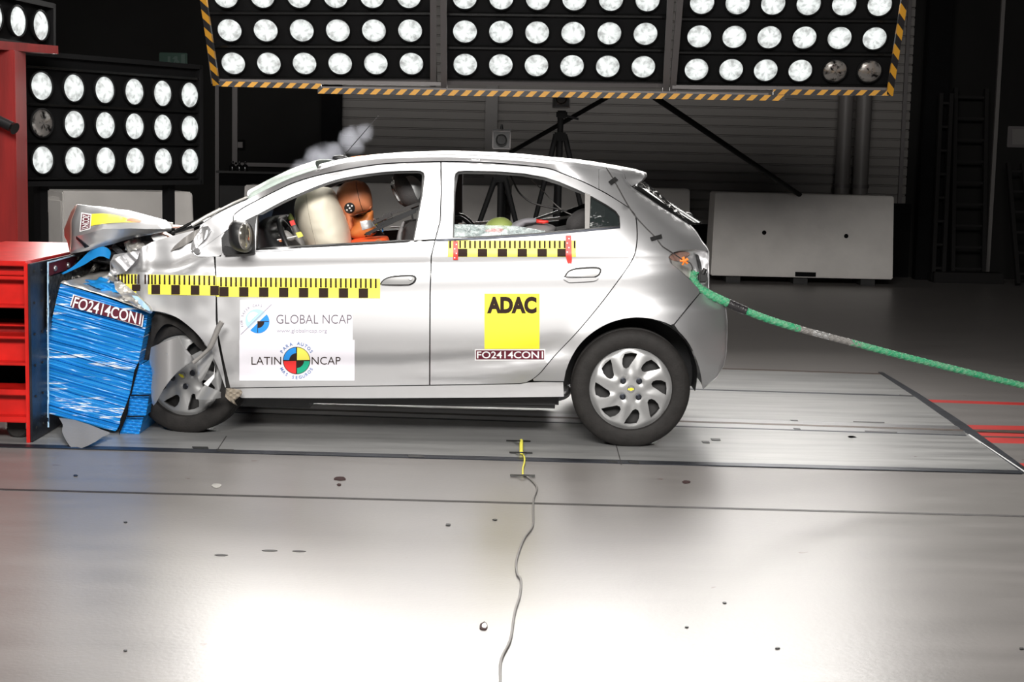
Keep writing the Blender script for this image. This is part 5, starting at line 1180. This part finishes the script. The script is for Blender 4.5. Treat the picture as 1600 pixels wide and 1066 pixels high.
def bf(v, x, k):
    s1 = (v / 6.1) % 1; s2 = (v / 14.7 + .3) % 1; w2 = noise.noise(Vector((x * .012, v * .35, 4)))
    y = v + .28 * x + 1.2 * noise.noise(Vector((x * .02, v * .05, 2)))
    return W(x, y, Y=YB + .004 * (s1 > .84) + .012 * (s2 > .93) + .005 * s1 + .008 * w2 + .012 * noise.noise(Vector((x * .03, v * .03, 5))))
outline = [(94.5, 443.5), (130, 454), (170, 467), (205, 480), (231.5, 490), (228, 510), (221, 545), (216, 566), (210, 585), (203, 615), (192, 648), (188, 662), (181, 674), (150, 667), (110, 655), (75.5, 647), (74, 620), (75.5, 590), (73.5, 560), (75, 526), (82, 495), (88, 468)]
def block():
    vv = [y - .28 * x for x, y in outline]; v = min(vv) + .3; rows = []; NC = 34
    while v < max(vv) - .3:
        xs = [x * .5 for x in range(140, 470) if inside((x * .5, v + .28 * x * .5), outline)]
        if len(xs) > 3: rows.append([bf(v, lerp(xs[0], xs[-1], k / NC), k) for k in range(NC + 1)])
        v += 1.02
    n = NC + 1; V = [p for r in rows for p in r]; F = [(j * n + i, (j + 1) * n + i, (j + 1) * n + i + 1, j * n + i + 1) for j in range(len(rows) - 1) for i in range(NC)]
    L = len(rows); loop = [j * n for j in range(L)] + [(L - 1) * n + i for i in range(1, n)] + [j * n + n - 1 for j in range(L - 2, -1, -1)] + [i for i in range(n - 2, 0, -1)]
    b0 = len(V); V += [V[i] + Vector((0, .85, 0)) for i in loop]; m = len(loop)
    F += [(loop[i], b0 + i, b0 + (i + 1) % m, loop[(i + 1) % m]) for i in range(m)] + [tuple(b0 + i for i in range(m))]
    F = [f[::-1] for f in F]; o = mesh('honeycomb_block', V, F, 'blue', blk, False); 
    bm = bmesh.new(); bm.from_mesh(o.data); bmesh.ops.recalc_face_normals(bm, faces=bm.faces[:]); bm.to_mesh(o.data); bm.free(); o.data.shade_smooth(); o.data.set_sharp_from_angle(angle=math.radians(30)); return o
mainb = block()
label_plate([(114.4, 460.3), (224.8, 493), (222.4, 511), (109, 477.8)], 'FO2414CON1', mainb, lambda x, y: W(x, y, Y=YB - .014), lambda x, y: W(x, y, Y=YB - .016), lambda x, y: W(x, y, Y=YB - .018), toff=.012)
st_ = sheet('bumper_element', [(211, 580), (216, 568), (238, 571), (240.5, 579), (236, 617), (233, 617.5), (228, 649), (224.5, 650), (216, 684.5), (187, 679), (191, 652), (199, 648), (204, 616)], 'blues', blk, (), 1.7, f=lambda x, y: W(x, y, Y=YB - .0 + .006 * math.sin((y - .12 * x) * 1.25) + (.02 if y > 617 else 0) + (.0 if y > 649 else 0)), thick=.8)
for pts in ([(210, 579), (216, 566), (217.5, 569), (209, 600), (205, 618), (203, 617)], [(203, 617), (199, 648), (186, 680), (188, 655)], [(204, 617.5), (233.5, 617), (233, 619), (204, 619.5)], [(199, 649.5), (225, 650), (224.5, 652), (198, 652)]):
    sheet('torn_gap', pts, 'column', blk, (), 4, f=lambda x, y: W(x, y, Y=YB - .012))
# torn foil top
tp = [W(x, y, Y=YB - .01) for x, y in ((94.5, 442), (130, 452), (170, 464), (205, 477), (233, 489))]
b = MB(); vs = []; NU, NV = 32, 12
for j in range(NV + 1):
    for i in range(NU + 1):
        t = i / NU * 4; k = min(int(t), 3); p = tp[k].lerp(tp[k + 1], t - k); n_ = noise.noise(Vector((i * .3, j * .5, 3))); vs.append(p + Vector((n_ * .01, j / NV * .5, .02 * n_ * (j > 0) + .10 * sstep(0, NV, j) * math.sin(i / NU * PI))))
w_ = NU + 1; b.add(vs, [(j * w_ + i, j * w_ + i + 1, (j + 1) * w_ + i + 1, (j + 1) * w_ + i) for j in range(NV) for i in range(NU)]); solid(b.obj('torn_foil_top', 'foil', blk), .003)
def blump(name, px, py, Y, r, m, seed, nf=.5, rot=0): return MB().ell(W(px, py, Y=Y), r, Matrix.Rotation(rot, 3, 'Y'), nf, seed, 4).obj(name, m, blk)
blump('crushed_core', 135, 424, 8.85, (.26, .35, .12), 'honey', 11, .7, .1); blump('crushed_core', 165, 420, 8.62, (.10, .14, .11), 'honey', 12, .8); blump('crushed_core', 152, 408, 8.75, (.12, .2, .08), 'debris', 13, .6)
blump('crumpled_blue_skin', 168, 447, 8.28, (.12, .12, .035), 'bluep', 14, .5, .15); blump('crumpled_foil', 183, 436, 8.28, (.06, .06, .035), 'foil', 15, .9)
sheet('folded_foil', cr([(178, 440), (190, 441), (208, 455), (226, 470), (238, 482), (236, 490), (226, 486), (206, 474), (190, 462), (180, 452)], 3), 'foil', blk, (), 4, f=lambda x, y: W(x, y, Y=7.98 + .02 * math.sin(x * .2) + .012 * math.sin(y * .45)))
sheet('foil_tint', cr([(206, 462), (216, 464), (232, 480), (234, 487), (222, 480)], 2), 's_lblue', blk, (), 4, f=lambda x, y: W(x, y, Y=7.95 + .01 * math.sin(x * .3)))
xpl = lambda off: (lambda x, y: W(x, y, X=XP + off))
sheet('core_edge', [(76.5, 433), (98, 427), (112, 424), (112, 470), (95, 470), (84, 500), (76, 522)], 'honey', blk, (), 3, f=xpl(.02), thick=.01, inward=(-1, 0, 0))
sheet('core_edge', [(100, 428), (128, 420), (128, 450), (100, 450)], 'honey', blk, (), 4, f=lambda x, y: W(x, y, Y=YB + .45), thick=.02)
fl_ = sheet('mounting_flange', [(76, 412), (100, 405), (122, 399), (114, 418), (98, 424), (77, 431)], 'maroon', blk, (), 5, f=xpl(.025), thick=.006, inward=(-1, 0, 0))
for (x, y) in ((86, 419.5), (106.5, 414.5)): MB().ell(W(x, y, X=XP + .03), (.012, .016, .016)).obj('bolt', 'steel', fl_)
sheet('flange_edge', [(75, 409), (76.2, 409), (77, 648), (77, 668), (75.4, 668)], 's_lblue', blk, (), 6, f=xpl(.028), thick=.004, inward=(-1, 0, 0))
sheet('flange_edge', [(76, 409.5), (122, 397), (122.5, 398.6), (76, 411.5)], 's_lblue', blk, (), 6, f=xpl(.03), thick=.004, inward=(-1, 0, 0))
sheet('folded_strap', cr([(77, 433), (98, 426), (114, 416.5), (127, 405), (142, 390.5), (154, 385), (166, 387), (173, 394.5), (170.5, 405)], 3) + cr([(162, 401), (154, 401), (142, 407), (132, 413.5), (114, 422), (98, 429), (77, 435.5)], 3), 'bluep', blk, (), 4, f=lambda x, y: W(x, y, Y=8.24 + .03 * math.sin(x * .07) + .0012 * (y - 400)), thick=.008)
sheet('black_bracket', [(111, 397), (140, 391), (148, 386), (140, 395), (118, 402)], 'black', blk, (), 4, f=lambda x, y: W(x, y, Y=8.5))
tag(sheet('plastic_fragment', cr([(92, 653), (98, 664), (97, 674), (103, 688), (112, 700), (120, 702), (134, 698), (150, 690), (160, 683), (172, 677), (160, 672), (140, 664), (115, 656)], 3), 'plastic_grey', None, (), 4, f=lambda x, y: W(x, y, Y=YB + .0 - .43 * (y - 653) / 49 + .02 * math.sin(x * .12))), 'torn grey plastic sheet standing on the floor under the blue block', 'fragment')

# ------------------------------------------------------------------ tow rope and trigger wire
rp = cr([(1086, 424), (1083, 434), (1089, 447), (1105, 458), (1134, 472), (1166, 486), (1200, 499), (1245, 513), (1290, 525), (1340, 538), (1400, 554), (1500, 579), (1600, 603), (1760, 640)], 8)
rope = empty('tow_rope', W(1086, 430, Y=8.25), 'green braided rope pulled taut from the open tail light to the right', 'rope')
def ropeseg(name, pts, r, m, tw=.004, n=3):
    P = [W(x, y, Y=8.22) for x, y in pts]; b = MB()
    b.tube(P, r, 14)
    L = 0; S_ = [0]
    for p, q in zip(P, P[1:]): L += (q - p).length; S_.append(L)
    for k in range(n):
        for sg in (1, -1):
            h = []; Q = []
            for i in range(len(P) - 1):
                for u in (0, .25, .5, .75):
                    p = P[i].lerp(P[i + 1], u); s_ = lerp(S_[i], S_[i + 1], u); d = (P[i + 1] - P[i]).normalized(); e1 = Vector((0, 1, 0)); e2 = d.cross(e1).normalized(); a = sg * s_ * 60 + 2 * PI * k / n
                    Q.append(p + (e1 * math.cos(a) + e2 * math.sin(a)) * r * .93)
            b.tube(Q, tw, 5)
    return b.obj(name, m, rope)
def seg(x0, x1): return [at_x(rp[12:], x0)] + [p for p in rp if x0 < p[0] < x1] + ([at_x(rp[12:], x1)] if x1 < 1700 else [])
i0 = 0
k_ = [i for i, p in enumerate(rp) if p[0] > 1142][0]
ropeseg('braided_sleeve', dens(rp[:k_], 4, False), .021, 'rope', .004)
M['blackwrap'] = mat('black_wrap', (.02, .018, .02), .35, bump=.3, bscale=60)
mid = seg(1138, 1168); ropeseg('tape_wrap', dens(mid, 4, False), .0235, 'blackwrap', .002)
ropeseg('rope_strand', dens(seg(1160, 1256), 4, False), .0175, 'rope', .004); ropeseg('frayed_wrap', dens(seg(1240, 1349), 4, False), .0155, 'gwire', .004); ropeseg('rope_strand', dens(seg(1330, 1770), 5, False), .0160, 'rope', .0035)
ropeseg('pale_twist', dens(seg(1270, 1300), 4, False), .0165, 'hub', .003); ropeseg('dark_wrap', dens(seg(1176, 1190), 4, False), .0178, 'rope', .002)
tw = empty('trigger_wire', oncar(1000, 345), 'thin black wire taped down the rear corner of the car', 'wire')
MB().tube([oncar(x, y, -.004) for x, y in cr([(947, 262), (956, 276), (965, 292), (980, 319), (992, 337), (1008, 355), (1024, 371), (1034, 384), (1044, 391)], 5)] + [W(x, y, Y=8.12) for x, y in cr([(1052, 396), (1068, 407), (1078, 411), (1082, 419), (1080, 424)], 4)], .0032, 8).obj('wire_run', 'wire', tw)
for pts in ([(950.5, 284), (961, 276), (966, 281), (955, 289)], [(1015.5, 371), (1033.5, 366), (1035, 372), (1018, 376.5)]): sheet('tape_piece', pts, 'tape', tw, (), 4, off=-.008, thick=.002)
b = MB(); c = W(1069, 408, Y=8.10)
for i in range(5): a = i * 1.3; b.tube([c + Vector((-.022 * math.cos(a), 0, -.02 * math.sin(a))), c + Vector((0, -.008, 0)), c + Vector((.022 * math.cos(a + .4), 0, .022 * math.sin(a + .4)))], .005, 8)
b.obj('orange_tie', 'orope', tw)

# ------------------------------------------------------------------ smoke above the windshield
PUFFS = [(500, 253, .16), (478, 268, .13), (455, 284, .10), (522, 238, .11), (548, 219, .13), (568, 208, .09)]
def smoke():
    m = bpy.data.materials.new('grey_smoke'); m.use_nodes = True; nt, N, L = nodes(m); N.remove(N['Principled BSDF'])
    v = N.new('ShaderNodeVolumePrincipled'); v.inputs['Color'].default_value = (.80, .82, .92, 1); v.inputs['Anisotropy'].default_value = .2
    g = N.new('ShaderNodeNewGeometry'); n = N.new('ShaderNodeTexNoise'); n.inputs['Scale'].default_value = 11; n.inputs['Detail'].default_value = 6; L.new(g.outputs['Position'], n.inputs[0])
    acc = None
    for (x, y, r) in PUFFS:
        c = W(x, y, Y=9.5); d = N.new('ShaderNodeVectorMath'); d.operation = 'DISTANCE'; d.inputs[1].default_value = c; L.new(g.outputs['Position'], d.inputs[0])
        q = N.new('ShaderNodeMapRange'); q.inputs[1].default_value = r; q.inputs[2].default_value = r * .2; q.inputs[3].default_value = 0; q.inputs[4].default_value = 1; L.new(d.outputs['Value'], q.inputs[0])
        if acc is None: acc = q.outputs[0]
        else:
            a = N.new('ShaderNodeMath'); a.operation = 'MAXIMUM'; L.new(acc, a.inputs[0]); L.new(q.outputs[0], a.inputs[1]); acc = a.outputs[0]
    k = N.new('ShaderNodeMath'); k.operation = 'ADD'; L.new(acc, k.inputs[0]); L.new(n.outputs[0], k.inputs[1])
    r = N.new('ShaderNodeMapRange'); r.inputs[1].default_value = .85; r.inputs[2].default_value = 1.35; r.inputs[3].default_value = 0; r.inputs[4].default_value = 3.2; L.new(k.outputs[0], r.inputs[0]); L.new(r.outputs[0], v.inputs['Density'])
    L.new(v.outputs[0], N['Material Output'].inputs['Volume']); return m
M['smoke'] = smoke()
b = MB()
for i, (x, y, r) in enumerate(PUFFS): b.ell(W(x, y, Y=9.5), (r * 1.02,) * 3, sub=3)
o = b.obj('smoke', 'smoke'); rm = o.modifiers.new('r', 'REMESH'); rm.mode = 'VOXEL'; rm.voxel_size = .02
tag(o, 'thin grey smoke drifting up over the windshield behind the antenna', 'smoke', kind='stuff')
